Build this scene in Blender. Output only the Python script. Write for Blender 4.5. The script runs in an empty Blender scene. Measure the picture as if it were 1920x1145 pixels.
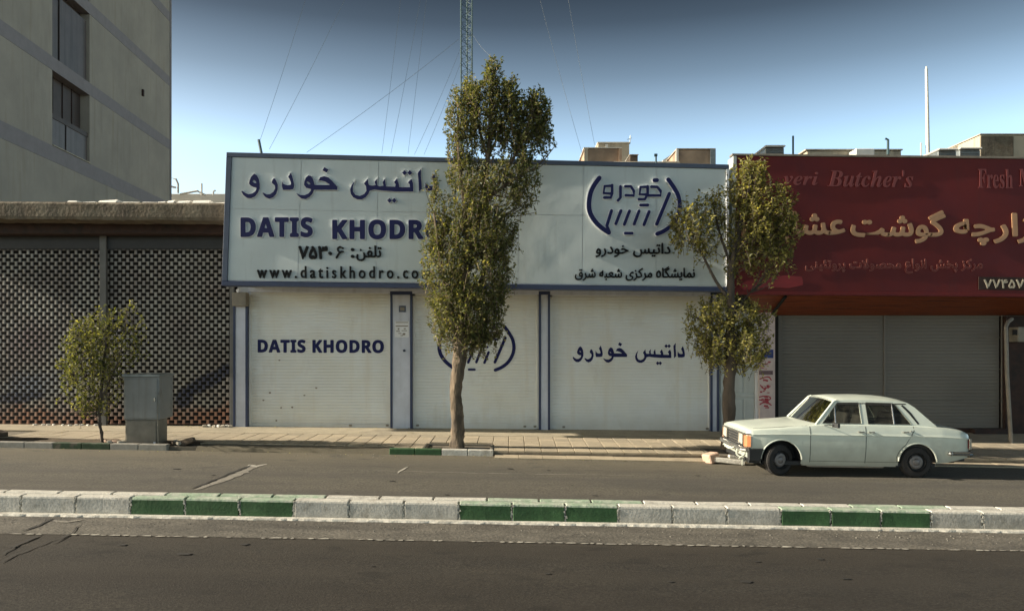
import bpy, bmesh, math, random
from mathutils import Vector, Matrix
R = math.radians
rnd = random.Random(7)
# ------------------------------------------------------------------ camera, sky, sun, exposure
sc = bpy.context.scene
C = sc.collection
F = 1400.0; HC = 2.42
cam = bpy.data.cameras.new('camera'); co = bpy.data.objects.new('camera', cam); C.objects.link(co)
co.location = (0, 0, HC); co.rotation_euler = (R(90), 0, 0)
cam.sensor_width = 36; cam.lens = 36 * F / 1920
cam.shift_y = 67.5 / 1920
cam.clip_start = 0.05; cam.clip_end = 2000
sc.camera = co
SUN_EL, SUN_AZ = 24.0, 2.0      # azimuth: degrees in front of the facade line, light comes from the left
w = bpy.data.worlds.new('World'); sc.world = w; w.use_nodes = True
nt = w.node_tree; nt.nodes.clear()
sky = nt.nodes.new('ShaderNodeTexSky'); sky.sky_type = 'NISHITA'; sky.sun_disc = False
sky.sun_elevation = R(SUN_EL); sky.sun_rotation = R(-90 - SUN_AZ)
sky.air_density = 1.0; sky.dust_density = 1.7; sky.ozone_density = 1.0
tc = nt.nodes.new('ShaderNodeTexCoord'); sp = nt.nodes.new('ShaderNodeSeparateXYZ')
rp = nt.nodes.new('ShaderNodeValToRGB'); mx = nt.nodes.new('ShaderNodeMix'); mx.data_type = 'RGBA'; mx.blend_type = 'MULTIPLY'
mx.inputs[0].default_value = 1
bg = nt.nodes.new('ShaderNodeBackground'); out = nt.nodes.new('ShaderNodeOutputWorld')
nt.links.new(tc.outputs['Generated'], sp.inputs[0]); nt.links.new(sp.outputs[2], rp.inputs[0])
nt.links.new(sky.outputs[0], mx.inputs[6]); nt.links.new(rp.outputs[0], mx.inputs[7])
nt.links.new(mx.outputs[2], bg.inputs[0]); nt.links.new(bg.outputs[0], out.inputs[0])
bg.inputs[1].default_value = 0.15
cr = rp.color_ramp
cr.elements[0].position = 0.24; cr.elements[0].color = (1.02, 1.05, 1.02, 1)
cr.elements[1].position = 0.46; cr.elements[1].color = (0.045, 0.044, 0.041, 1)
for p_, c_ in ((0.28, (0.80, 0.79, 0.74, 1)), (0.33, (0.47, 0.46, 0.42, 1)), (0.39, (0.19, 0.185, 0.17, 1))):
    e = cr.elements.new(p_); e.color = c_
sun = bpy.data.lights.new('sun', 'SUN'); so = bpy.data.objects.new('sun', sun); C.objects.link(so)
sun.energy = 5.0; sun.angle = R(0.6); sun.color = (1.0, 0.90, 0.74)
tosun = Vector((-math.cos(R(SUN_EL)) * math.cos(R(SUN_AZ)), -math.cos(R(SUN_EL)) * math.sin(R(SUN_AZ)), math.sin(R(SUN_EL))))
so.rotation_euler = tosun.to_track_quat('Z', 'Y').to_euler(); so.location = (-30, -5, 20)
sc.view_settings.view_transform = 'Standard'; sc.view_settings.look = 'None'
sc.view_settings.gamma = 1; sc.view_settings.exposure = 1.0
try: sc.view_settings.use_curve_mapping = False
except Exception: pass

# ------------------------------------------------------------------ helpers
def W(px, py, D):                       # a point of the photograph at distance D
    return Vector(((px - 960) * D / F, D, HC + (640 - py) * D / F))
def WX(px, D): return (px - 960) * D / F
def WZ(py, D): return HC + (640 - py) * D / F
SL = 0.0172
def gz(x): return -SL * x               # the street falls gently to the right
KD, WD = 15.8, 19.3                     # kerb line, shop front
def swz(x, y):                          # top of the footway
    t = (y - KD) / (WD - KD)
    return (gz(x) + 0.11) * (1 - t) + (0.165 - 0.0093 * x) * t

def tag(o, label=None, cat=None, group=None, kind=None):
    if label: o['label'] = label
    if cat: o['category'] = cat
    if group: o['group'] = group
    if kind: o['kind'] = kind
    return o
def empty(name, loc=(0, 0, 0), label=None, cat=None, group=None, kind=None, rot=(0, 0, 0)):
    o = bpy.data.objects.new(name, None); C.objects.link(o); o.location = loc; o.rotation_euler = rot
    o.empty_display_size = 0.2
    return tag(o, label, cat, group, kind)

LOCAL = [False]                         # True while a thing is built in its own coordinates
def world_of(o):
    return (world_of(o.parent) @ o.matrix_parent_inverse @ o.matrix_basis) if o.parent else o.matrix_basis.copy()
class MB:
    def __init__(s): s.v = []; s.f = []; s.m = []
    def poly(s, pts, m=0):
        n = len(s.v); s.v += [tuple(p) for p in pts]; s.f.append(tuple(range(n, n + len(pts)))); s.m.append(m)
    def hexa(s, p, m=0):                # 8 corners: bottom 4 ccw, top 4 ccw
        n = len(s.v); s.v += [tuple(q) for q in p]
        for f in ((0, 3, 2, 1), (4, 5, 6, 7), (0, 1, 5, 4), (1, 2, 6, 5), (2, 3, 7, 6), (3, 0, 4, 7)):
            s.f.append(tuple(n + i for i in f)); s.m.append(m)
    def box(s, x0, x1, y0, y1, z0, z1, m=0, sl0=0.0, sl1=None):  # sl: bottom / top slope along x
        if sl1 is None: sl1 = sl0
        xs = 0.0
        g = lambda x, y, z, k: (x, y, z + k * (x - x0))
        s.hexa([g(x0, y0, z0, sl0), g(x1, y0, z0, sl0), g(x1, y1, z0, sl0), g(x0, y1, z0, sl0),
                g(x0, y0, z1, sl1), g(x1, y0, z1, sl1), g(x1, y1, z1, sl1), g(x0, y1, z1, sl1)], m)
    def obox(s, c, sx, sy, sz, rot=None, m=0):
        c = Vector(c); M = rot if rot is not None else Matrix.Identity(3)
        p = []
        for z in (-.5, .5):
            for x, y in ((-.5, -.5), (.5, -.5), (.5, .5), (-.5, .5)):
                p.append(c + M @ Vector((x * sx, y * sy, z * sz)))
        s.hexa(p, m)
    def tube(s, pts, rad, n=8, cap=True, m=0):
        pts = [Vector(p) for p in pts]
        if not hasattr(rad, '__len__'): rad = [rad] * len(pts)
        b = len(s.v)
        prev = None
        for i, p in enumerate(pts):
            d = (pts[min(i + 1, len(pts) - 1)] - pts[max(i - 1, 0)]).normalized()
            if prev is None:
                a = d.orthogonal().normalized()
            else:
                a = (prev - d * prev.dot(d)).normalized()
            prev = a; c = d.cross(a)
            for k in range(n):
                t = 2 * math.pi * k / n
                s.v.append(tuple(p + (a * math.cos(t) + c * math.sin(t)) * rad[i]))
        for i in range(len(pts) - 1):
            for k in range(n):
                k2 = (k + 1) % n
                s.f.append((b + i * n + k, b + i * n + k2, b + (i + 1) * n + k2, b + (i + 1) * n + k)); s.m.append(m)
        if cap:
            s.f.append(tuple(b + k for k in reversed(range(n)))); s.m.append(m)
            e = b + (len(pts) - 1) * n
            s.f.append(tuple(e + k for k in range(n))); s.m.append(m)
    def lathe(s, prof, c=(0, 0, 0), axis='y', n=32, m=0):       # prof: (offset along axis, radius)
        b = len(s.v)
        for a, r in prof:
            for k in range(n):
                t = 2 * math.pi * k / n
                if axis == 'y': s.v.append((c[0] + r * math.cos(t), c[1] + a, c[2] + r * math.sin(t)))
                else: s.v.append((c[0] + r * math.cos(t), c[1] + r * math.sin(t), c[2] + a))
        for i in range(len(prof) - 1):
            for k in range(n):
                k2 = (k + 1) % n
                s.f.append((b + i * n + k, b + i * n + k2, b + (i + 1) * n + k2, b + (i + 1) * n + k)); s.m.append(m)
    def grid(s, P, m=0):                # P[i][j] points
        b = len(s.v); nj = len(P[0])
        for row in P: s.v += [tuple(q) for q in row]
        for i in range(len(P) - 1):
            for j in range(nj - 1):
                s.f.append((b + i * nj + j, b + (i + 1) * nj + j, b + (i + 1) * nj + j + 1, b + i * nj + j + 1)); s.m.append(m)
    def build(s, name, mats, parent=None, smooth=False, bevel=0, kind=None, recalc=False, seg=1):
        me = bpy.data.meshes.new(name); me.from_pydata(s.v, [], s.f)
        if not isinstance(mats, (list, tuple)): mats = [mats]
        for q in mats: me.materials.append(q)
        if len(mats) > 1: me.polygons.foreach_set('material_index', s.m)
        if recalc:
            bm = bmesh.new(); bm.from_mesh(me); bmesh.ops.remove_doubles(bm, verts=bm.verts, dist=1e-5)
            bmesh.ops.recalc_face_normals(bm, faces=bm.faces); bm.to_mesh(me); bm.free()
        if smooth:
            me.polygons.foreach_set('use_smooth', [True] * len(me.polygons))
        me.update()
        o = bpy.data.objects.new(name, me); C.objects.link(o)
        if parent:
            o.parent = parent
            if not LOCAL[0]: o.matrix_parent_inverse = world_of(parent).inverted()
        if bevel:
            b = o.modifiers.new('bevel', 'BEVEL'); b.width = bevel; b.segments = seg; b.limit_method = 'ANGLE'; b.angle_limit = R(40)
        if smooth and not bevel:
            try: me.set_sharp_from_angle(angle=R(38))
            except Exception: pass
        if kind: o['kind'] = kind
        return o

# ------------------------------------------------------------------ materials
def lin(c): return tuple(((x / 255) / 12.92 if x / 255 <= .04045 else ((x / 255 + .055) / 1.055) ** 2.4) for x in c)
MATS = {}
def mat(name, col, rough=.7, metal=0, var=.15, scale=6, bump=.0, bscale=40, col2=None, c2scale=2.5, c2lo=.5, c2hi=.65,
        spec=.5, stretch=(1, 1, 1), streak=None, coat=0, fine=0):
    m = bpy.data.materials.new(name); m.use_nodes = True; nt = m.node_tree; N = nt.nodes; L = nt.links
    bs = N['Principled BSDF']; bs.inputs['Roughness'].default_value = rough; bs.inputs['Metallic'].default_value = metal
    bs.inputs['Specular IOR Level'].default_value = spec
    if coat: bs.inputs['Coat Weight'].default_value = coat; bs.inputs['Coat Roughness'].default_value = .15
    tc = N.new('ShaderNodeTexCoord'); mp = N.new('ShaderNodeMapping'); mp.inputs['Scale'].default_value = stretch
    geo = N.new('ShaderNodeNewGeometry')
    L.new(geo.outputs['Position'], mp.inputs[0])
    n1 = N.new('ShaderNodeTexNoise'); n1.inputs['Scale'].default_value = scale; n1.inputs['Detail'].default_value = 6
    n1.inputs['Roughness'].default_value = .6; L.new(mp.outputs[0], n1.inputs[0])
    mr = N.new('ShaderNodeMapRange'); mr.inputs[1].default_value = .3; mr.inputs[2].default_value = .7
    mr.inputs[3].default_value = 1 - var; mr.inputs[4].default_value = 1 + var; L.new(n1.outputs[0], mr.inputs[0])
    vm = N.new('ShaderNodeVectorMath'); vm.operation = 'SCALE'
    base = N.new('ShaderNodeRGB'); base.outputs[0].default_value = (*col, 1)
    src = base.outputs[0]
    if col2:
        n2 = N.new('ShaderNodeTexNoise'); n2.inputs['Scale'].default_value = c2scale; n2.inputs['Detail'].default_value = 5
        n2.inputs['Roughness'].default_value = .65; L.new(mp.outputs[0], n2.inputs[0])
        r2 = N.new('ShaderNodeMapRange'); r2.inputs[1].default_value = c2lo; r2.inputs[2].default_value = c2hi; L.new(n2.outputs[0], r2.inputs[0])
        x = N.new('ShaderNodeMix'); x.data_type = 'RGBA'; L.new(r2.outputs[0], x.inputs[0]); L.new(src, x.inputs[6])
        x.inputs[7].default_value = (*col2, 1); src = x.outputs[2]
    if streak:                           # vertical drip stains: (colour, lo, hi)
        m3 = N.new('ShaderNodeMapping'); m3.inputs['Scale'].default_value = (3, 3, .18); L.new(geo.outputs['Position'], m3.inputs[0])
        n3 = N.new('ShaderNodeTexNoise'); n3.inputs['Scale'].default_value = 1.6; n3.inputs['Detail'].default_value = 6; L.new(m3.outputs[0], n3.inputs[0])
        r3 = N.new('ShaderNodeMapRange'); r3.inputs[1].default_value = streak[1]; r3.inputs[2].default_value = streak[2]; L.new(n3.outputs[0], r3.inputs[0])
        x = N.new('ShaderNodeMix'); x.data_type = 'RGBA'; L.new(r3.outputs[0], x.inputs[0]); L.new(src, x.inputs[6])
        x.inputs[7].default_value = (*streak[0], 1); src = x.outputs[2]
    L.new(src, vm.inputs[0]); L.new(mr.outputs[0], vm.inputs['Scale'])
    last = vm.outputs[0]
    if fine:
        n4 = N.new('ShaderNodeTexNoise'); n4.inputs['Scale'].default_value = 55; n4.inputs['Detail'].default_value = 3; L.new(mp.outputs[0], n4.inputs[0])
        r4 = N.new('ShaderNodeMapRange'); r4.inputs[1].default_value = .35; r4.inputs[2].default_value = .65
        r4.inputs[3].default_value = 1 - fine; r4.inputs[4].default_value = 1 + fine; L.new(n4.outputs[0], r4.inputs[0])
        v2 = N.new('ShaderNodeVectorMath'); v2.operation = 'SCALE'; L.new(last, v2.inputs[0]); L.new(r4.outputs[0], v2.inputs['Scale']); last = v2.outputs[0]
    L.new(last, bs.inputs['Base Color'])
    if bump:
        nb = N.new('ShaderNodeTexNoise'); nb.inputs['Scale'].default_value = bscale; nb.inputs['Detail'].default_value = 4; L.new(mp.outputs[0], nb.inputs[0])
        bp = N.new('ShaderNodeBump'); bp.inputs['Strength'].default_value = bump; bp.inputs['Distance'].default_value = .02
        L.new(nb.outputs[0], bp.inputs['Height']); L.new(bp.outputs[0], bs.inputs['Normal'])
    MATS[name] = m
    return m
M = {}
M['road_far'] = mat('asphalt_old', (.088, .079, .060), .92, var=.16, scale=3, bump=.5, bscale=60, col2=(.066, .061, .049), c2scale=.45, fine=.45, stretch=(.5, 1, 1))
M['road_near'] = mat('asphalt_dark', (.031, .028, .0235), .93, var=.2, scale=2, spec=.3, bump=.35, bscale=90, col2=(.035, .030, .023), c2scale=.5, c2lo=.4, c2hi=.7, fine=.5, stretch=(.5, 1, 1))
M['gutter'] = mat('gutter_screed', (.105, .095, .077), .95, var=.3, scale=5, bump=.7, bscale=45, col2=(.068, .061, .050), c2scale=1.6, fine=.4, stretch=(.5, 1, 1))
M['slab'] = mat('paving_slab', (.37, .31, .22), .9, var=.14, scale=2.2, bump=.2, bscale=60, col2=(.28, .24, .175), c2scale=1.1, fine=.12)
M['slab2'] = mat('paving_slab_pale', (.42, .35, .245), .9, var=.14, scale=2.2, bump=.2, bscale=60, col2=(.32, .27, .19), c2scale=1.4, fine=.12)
M['slab_base'] = mat('slab_bedding', (.16, .135, .10), .95, var=.3, scale=6, bump=.4)
M['screed'] = mat('footway_concrete', (.36, .31, .22), .92, var=.16, scale=3, bump=.25, bscale=30, col2=(.27, .235, .175), c2scale=.9, fine=.15)
M['kerb_white'] = mat('kerb_white', (.52, .50, .44), .85, var=.12, scale=9, bump=.3, bscale=28, col2=(.32, .30, .255), c2scale=5, c2lo=.52, c2hi=.72, fine=.12)
M['kerb_face'] = mat('kerb_face_white', (.46, .445, .40), .88, var=.10, scale=9, bump=.2, bscale=30, col2=(.27, .255, .215), c2scale=6, c2lo=.55, c2hi=.75, fine=.14)
M['kerb_green'] = mat('kerb_green', (.028, .082, .026), .7, var=.2, scale=9, bump=.15, bscale=28, col2=(.040, .105, .036), c2scale=7, c2lo=.5, c2hi=.75, fine=.12)
M['kerb_greentop'] = mat('kerb_green_worn', (.27, .35, .25), .85, var=.2, scale=9, bump=.4, bscale=28, col2=(.40, .43, .35), c2scale=5, c2lo=.45, c2hi=.6)
M['kerb_green_shaded'] = mat('kerb_green_shaded', (.035, .060, .030), .9, var=.3, scale=7, col2=(.11, .10, .075), c2scale=5, c2lo=.5, c2hi=.65)  # green stone, its shade put into the colour
M['kerb_white_shaded'] = mat('kerb_white_shaded', (.27, .255, .22), .9, var=.2, scale=7, bump=.3)  # pale stone toned down in the colour for the shade on it
M['mortar'] = mat('kerb_mortar', (.48, .46, .40), .95, var=.3, scale=14, bump=.7, bscale=40)
M['linepaint'] = mat('worn_line_paint', (.36, .34, .29), .9, var=.3, scale=9)
M['crack'] = mat('crack_fill', (.022, .02, .017), .9, var=.3, scale=9)
M['patch'] = mat('road_patch', (.20, .185, .155), .9, var=.3, scale=9, bump=.5)
M['shutter'] = mat('shutter_white', (.665, .69, .68), .45, var=.045, scale=1.3, col2=(.65, .65, .59), c2scale=.6, c2lo=.4, c2hi=.7, streak=((.62, .60, .53), .55, .8))
M['sheet'] = mat('sign_sheet', (.58, .635, .625), .38, var=.05, scale=.9, bump=.6, bscale=1.3, col2=(.52, .57, .57), c2scale=.7, c2lo=.4, c2hi=.7)
M['white'] = mat('white_paint', (.66, .67, .68), .5, var=.08, scale=3)
M['whitecol'] = mat('white_column', (.50, .53, .60), .5, var=.1, scale=3, streak=((.40, .42, .46), .5, .75))
M['letterback'] = mat('letter_return', (.72, .73, .74), .4, var=.03)
M['navy'] = mat('navy_trim', (.022, .034, .085), .4, var=.12, scale=5)
M['navytop'] = mat('navy_trim_faded', (.055, .075, .12), .5, var=.15, scale=3)
M['letter'] = mat('navy_letter', (.008, .011, .075), .55, var=.05, spec=.25)
M['black'] = mat('black_letter', (.006, .007, .008), .6, var=.05, spec=.2)
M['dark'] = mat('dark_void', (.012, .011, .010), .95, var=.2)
M['concrete'] = mat('weathered_concrete', (.150, .128, .092), .92, var=.3, scale=4, bump=.8, bscale=12, col2=(.12, .095, .065), c2scale=2.3, c2lo=.42, c2hi=.6, streak=((.10, .08, .06), .5, .7))
M['rustbox'] = mat('rusty_housing', (.035, .016, .011), .8, var=.4, scale=5, col2=(.018, .012, .010), c2scale=2)
M['plaster'] = mat('beige_render', (.40, .345, .28), .9, var=.07, scale=1.0, bump=.15, bscale=18, col2=(.35, .305, .25), c2scale=.35, c2lo=.4, c2hi=.65, streak=((.33, .275, .205), .55, .8))
M['band'] = mat('grey_band', (.275, .240, .235), .85, var=.08, scale=3)
M['winbrown'] = mat('window_brown', (.07, .048, .04), .6, var=.2, scale=2)
M['winpanel'] = mat('window_panel', (.13, .10, .09), .5, var=.15, scale=2, streak=((.075, .06, .05), .45, .7))
M['red'] = mat('red_banner', (.122, .012, .010), .6, var=.1, spec=.3, scale=1.5, col2=(.098, .011, .013), c2scale=.8, c2lo=.4, c2hi=.7)
M['brightred'] = mat('red_paint', (.20, .005, .006), .5, var=.1)
M['gold'] = mat('gold_letter', (.43, .235, .12), .5, var=.08)
M['pinkfaint'] = mat('faded_pink_letter', (.19, .04, .038), .6, var=.1)
M['pinkline'] = mat('pink_outline', (.48, .20, .15), .6, var=.1)
M['steelsh'] = mat('grey_shutter', (.175, .158, .132), .65, metal=0, var=.10, scale=2, col2=(.13, .115, .095), c2scale=.5, c2lo=.38, c2hi=.68)
M['wood'] = mat('orange_plank', (.235, .052, .014), .6, var=.25, scale=3, stretch=(.4, 4, 1), col2=(.13, .03, .012), c2scale=2)
M['pipe'] = mat('grey_pipe', (.23, .20, .16), .6, var=.2)
M['box'] = mat('grey_box', (.21, .19, .15), .6, var=.15)
M['cab'] = mat('cabinet_grey', (.19, .20, .20), .38, var=.1, scale=2, metal=.25, streak=((.14, .135, .12), .5, .75))
M['cablow'] = mat('cabinet_base', (.17, .155, .125), .6, var=.25, scale=4)
M['steel'] = mat('dull_steel', (.20, .22, .22), .5, metal=.5, var=.2)
M['postgrey'] = mat('post_grey', (.12, .12, .115), .7, var=.2, scale=3)
M['mast'] = mat('mast_green_grey', (.055, .10, .11), .6, var=.2)
M['bark'] = mat('bark', (.165, .125, .085), .95, var=.35, scale=8, bump=1.0, bscale=20, col2=(.075, .058, .042), c2scale=6, c2lo=.45, c2hi=.6, stretch=(1, 1, .3))
M['barkdark'] = mat('bark_dark', (.075, .06, .048), .95, var=.3, scale=8, bump=1.0, bscale=14, stretch=(1, 1, .3))
M['soil'] = mat('soil', (.09, .062, .035), .98, var=.4, scale=14, bump=1, bscale=22)
M['brickf'] = mat('far_brick', (.40, .28, .19), .9, var=.25, scale=1.2, col2=(.28, .19, .14), c2scale=.9)
M['farwall'] = mat('far_render', (.46, .40, .30), .9, var=.12, scale=.7, streak=((.33, .28, .21), .5, .7))
M['farwhite'] = mat('far_white', (.68, .66, .60), .85, var=.12, scale=1)
M['rubble'] = mat('rubble', (.42, .38, .31), .95, var=.3, scale=7, bump=.8)
M['rubbledark'] = mat('rubble_dark', (.10, .075, .055), .95, var=.4, scale=9, bump=.8)
M['pinkstone'] = mat('pinkish_block', (.52, .36, .27), .9, var=.15, scale=9, bump=.5)
M['car'] = mat('car_paint', (.63, .685, .60), .32, var=.05, scale=2.0, coat=.4, col2=(.54, .595, .53), c2scale=1.6, c2lo=.45, c2hi=.75, bump=.03, bscale=2)
M['carseam'] = mat('car_seam', (.10, .11, .10), .7, var=.1)
M['rubber'] = mat('tyre_rubber', (.026, .024, .023), .85, var=.25, scale=9, bump=.2)
M['hub'] = mat('hubcap', (.20, .185, .18), .45, metal=.4, var=.15, scale=14)
M['chrome'] = mat('chrome', (.52, .51, .48), .25, metal=.9, var=.15, scale=8)
M['carblack'] = mat('car_black', (.016, .017, .018), .6, var=.2)
M['amber'] = mat('amber_lens', (.50, .20, .09), .3, var=.1)
M['lens'] = mat('lamp_lens', (.50, .47, .38), .15, var=.1)
M['seat'] = mat('seat_cover', (.055, .05, .045), .8, var=.3)
M['poster'] = mat('poster_ground', (.55, .45, .42), .6, var=.1, scale=8)
M['posterred'] = mat('poster_red', (.33, .035, .05), .6, var=.2, scale=14)
M['posterblue'] = mat('poster_blue', (.03, .05, .19), .6, var=.3, scale=10)
M['posterdark'] = mat('poster_dark', (.13, .08, .09), .6, var=.4, scale=14)
M['door'] = mat('white_door', (.44, .47, .45), .55, var=.07, scale=3, streak=((.37, .38, .35), .5, .75))

def glassmat():
    m = bpy.data.materials.new('car_glass'); m.use_nodes = True; nt = m.node_tree; N = nt.nodes; L = nt.links
    N.remove(N['Principled BSDF']); o = N['Material Output']
    t = N.new('ShaderNodeBsdfTransparent'); t.inputs[0].default_value = (.50, .52, .48, 1)
    g = N.new('ShaderNodeBsdfGlossy'); g.inputs['Roughness'].default_value = .04; g.inputs[0].default_value = (.9, .9, .9, 1)
    fr = N.new('ShaderNodeFresnel'); fr.inputs[0].default_value = 1.5
    n = N.new('ShaderNodeTexNoise'); n.inputs['Scale'].default_value = 6
    d = N.new('ShaderNodeBsdfDiffuse'); d.inputs[0].default_value = (.28, .26, .20, 1)
    mr = N.new('ShaderNodeMapRange'); mr.inputs[1].default_value = .35; mr.inputs[2].default_value = .8; mr.inputs[3].default_value = .04; mr.inputs[4].default_value = .22
    L.new(n.outputs[0], mr.inputs[0])
    a = N.new('ShaderNodeMixShader'); b = N.new('ShaderNodeMixShader')
    L.new(mr.outputs[0], a.inputs[0]); L.new(t.outputs[0], a.inputs[1]); L.new(d.outputs[0], a.inputs[2])
    L.new(fr.outputs[0], b.inputs[0]); L.new(a.outputs[0], b.inputs[1]); L.new(g.outputs[0], b.inputs[2]); L.new(b.outputs[0], o.inputs[0])
    return m
M['glass'] = glassmat()
def leafmat(name, dark, mid, yel, tr=.35):
    m = bpy.data.materials.new(name); m.use_nodes = True; nt = m.node_tree; N = nt.nodes; L = nt.links
    bs = N['Principled BSDF']; bs.inputs['Roughness'].default_value = .5; bs.inputs['Specular IOR Level'].default_value = .35
    g = N.new('ShaderNodeNewGeometry'); r = N.new('ShaderNodeValToRGB'); e = r.color_ramp.elements
    e[0].color = (*dark, 1); e[1].color = (*yel, 1); q = e.new(.55); q.color = (*mid, 1); q = e.new(.86); q.color = (*[(a + b) / 2 for a, b in zip(mid, yel)], 1)
    L.new(g.outputs['Random Per Island'], r.inputs[0])
    tn = N.new('ShaderNodeBsdfTranslucent'); mxx = N.new('ShaderNodeMixShader'); mxx.inputs[0].default_value = tr
    L.new(r.outputs[0], bs.inputs['Base Color'])
    sc_ = N.new('ShaderNodeVectorMath'); sc_.operation = 'MULTIPLY'; sc_.inputs[1].default_value = (1.5, 1.4, .6); L.new(r.outputs[0], sc_.inputs[0]); L.new(sc_.outputs[0], tn.inputs[0])
    L.new(bs.outputs[0], mxx.inputs[1]); L.new(tn.outputs[0], mxx.inputs[2]); L.new(mxx.outputs[0], N['Material Output'].inputs[0])
    return m
M['leafA'] = leafmat('elm_leaves', (.060, .078, .034), (.145, .165, .062), (.36, .33, .14), .42)
M['leafB'] = leafmat('yellowing_leaves', (.105, .115, .045), (.26, .255, .09), (.52, .47, .20), .50)
M['leafC'] = leafmat('sapling_leaves', (.065, .085, .028), (.15, .17, .052), (.32, .31, .12), .45)

def mixin(m, fac_builder, col, k=1.0):
    nt = m.node_tree; N = nt.nodes; L = nt.links; bs = N['Principled BSDF']; src = bs.inputs['Base Color'].links[0].from_socket
    f = fac_builder(N, L); x = N.new('ShaderNodeMix'); x.data_type = 'RGBA'
    mu = N.new('ShaderNodeMath'); mu.operation = 'MULTIPLY'; mu.inputs[1].default_value = k; L.new(f, mu.inputs[0]); L.new(mu.outputs[0], x.inputs[0])
    L.new(src, x.inputs[6]); x.inputs[7].default_value = (*col, 1); L.new(x.outputs[2], bs.inputs['Base Color'])
def axis_noise(axis, lo, hi, amp, scale, stretch=(1, 1, 1)):
    """grows from lo to hi along an axis, edge broken by noise"""
    def fb(N, L):
        g = N.new('ShaderNodeNewGeometry'); s = N.new('ShaderNodeSeparateXYZ'); L.new(g.outputs['Position'], s.inputs[0])
        mp = N.new('ShaderNodeMapping'); mp.inputs['Scale'].default_value = stretch; L.new(g.outputs['Position'], mp.inputs[0])
        n = N.new('ShaderNodeTexNoise'); n.inputs['Scale'].default_value = scale; n.inputs['Detail'].default_value = 7; L.new(mp.outputs[0], n.inputs[0])
        a = N.new('ShaderNodeMath'); a.operation = 'MULTIPLY_ADD'; L.new(n.outputs[0], a.inputs[0]); a.inputs[1].default_value = amp; a.inputs[2].default_value = -amp / 2
        b = N.new('ShaderNodeMath'); b.operation = 'ADD'; L.new(a.outputs[0], b.inputs[0]); L.new(s.outputs[axis], b.inputs[1])
        r = N.new('ShaderNodeMapRange'); r.inputs[1].default_value = lo; r.inputs[2].default_value = hi; L.new(b.outputs[0], r.inputs[0]); return r.outputs[0]
    return fb
def blotch(scale, lo, hi, stretch=(1, 1, 1)):
    def fb(N, L):
        g = N.new('ShaderNodeNewGeometry'); mp = N.new('ShaderNodeMapping'); mp.inputs['Scale'].default_value = stretch; L.new(g.outputs['Position'], mp.inputs[0])
        n = N.new('ShaderNodeTexNoise'); n.inputs['Scale'].default_value = scale; n.inputs['Detail'].default_value = 8; n.inputs['Roughness'].default_value = .62; L.new(mp.outputs[0], n.inputs[0])
        r = N.new('ShaderNodeMapRange'); r.inputs[1].default_value = lo; r.inputs[2].default_value = hi; L.new(n.outputs[0], r.inputs[0]); return r.outputs[0]
    return fb
mixin(M['road_far'], blotch(1.1, .48, .66, (.12, 1, 1)), (.052, .048, .040), .7)
mixin(M['road_far'], axis_noise(1, 13.6, 15.9, 1.8, 1.6, (.35, 1, 1)), (.135, .115, .075), .8)
mixin(M['road_far'], blotch(34, .59, .67), (.17, .15, .12), .5)
mixin(M['road_far'], blotch(3.0, .56, .68, (.5, 1, 1)), (.040, .037, .031), .6)
mixin(M['road_near'], blotch(.9, .45, .62, (.10, 1, 1)), (.025, .021, .017), .75)
mixin(M['road_near'], axis_noise(1, 8.0, 9.1, .9, 2.2, (.4, 1, 1)), (.048, .041, .031), .7)
def bandnoise(c, wd, scale):
    a = axis_noise(1, c - wd, c, .25, scale, (.08, 1, 1)); b = axis_noise(1, c + wd, c, .25, scale, (.08, 1, 1))
    def fb(N, L):
        m_ = N.new('ShaderNodeMath'); m_.operation = 'MINIMUM'; L.new(a(N, L), m_.inputs[0]); L.new(b(N, L), m_.inputs[1]); return m_.outputs[0]
    return fb
mixin(M['road_near'], bandnoise(7.75, .35, 1.2), (.040, .035, .028), .5)
mixin(M['road_far'], bandnoise(11.6, .4, 1.0), (.060, .055, .046), .6)
mixin(M['road_far'], bandnoise(13.2, .35, 1.0), (.058, .053, .045), .6)
mixin(M['road_near'], blotch(48, .60, .68), (.09, .08, .065), .5)
mixin(M['road_near'], blotch(3.2, .56, .66, (.5, 1, 1)), (.016, .0145, .012), .6)
mixin(M['gutter'], blotch(30, .6, .68), (.21, .19, .155), .5)
mixin(M['gutter'], blotch(1.4, .5, .62, (.3, 1, 1)), (.05, .045, .037), .5)
mixin(M['red'], blotch(1.6, .58, .75, (1.6, 1, .35)), (.07, .016, .015), .5)
mixin(M['sheet'], blotch(2.4, .57, .72, (2.2, 1, .22)), (.42, .44, .42), .45)
mixin(M['plaster'], blotch(1.3, .55, .72, (1, 1, .3)), (.27, .23, .185), .5)
mixin(M['car'], axis_noise(2, .62, .12, .35, 4), (.20, .165, .115), .55)
mixin(M['kerb_face'], axis_noise(2, .16, -.06, .25, 9), (.13, .12, .10), .5)
mixin(M['kerb_green'], blotch(14, .62, .72), (.10, .16, .09), .4)
mixin(M['shutter'], blotch(2.2, .56, .70, (1, 1, .35)), (.52, .50, .44), .45)
mixin(M['shutter'], axis_noise(2, .55, .1, .5, 3), (.46, .43, .37), .5)
mixin(M['cablow'], axis_noise(2, .5, .2, .3, 6), (.10, .085, .06), .6)
mixin(M['cab'], blotch(5, .58, .66, (1, 1, .5)), (.10, .095, .085), .5)
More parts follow.
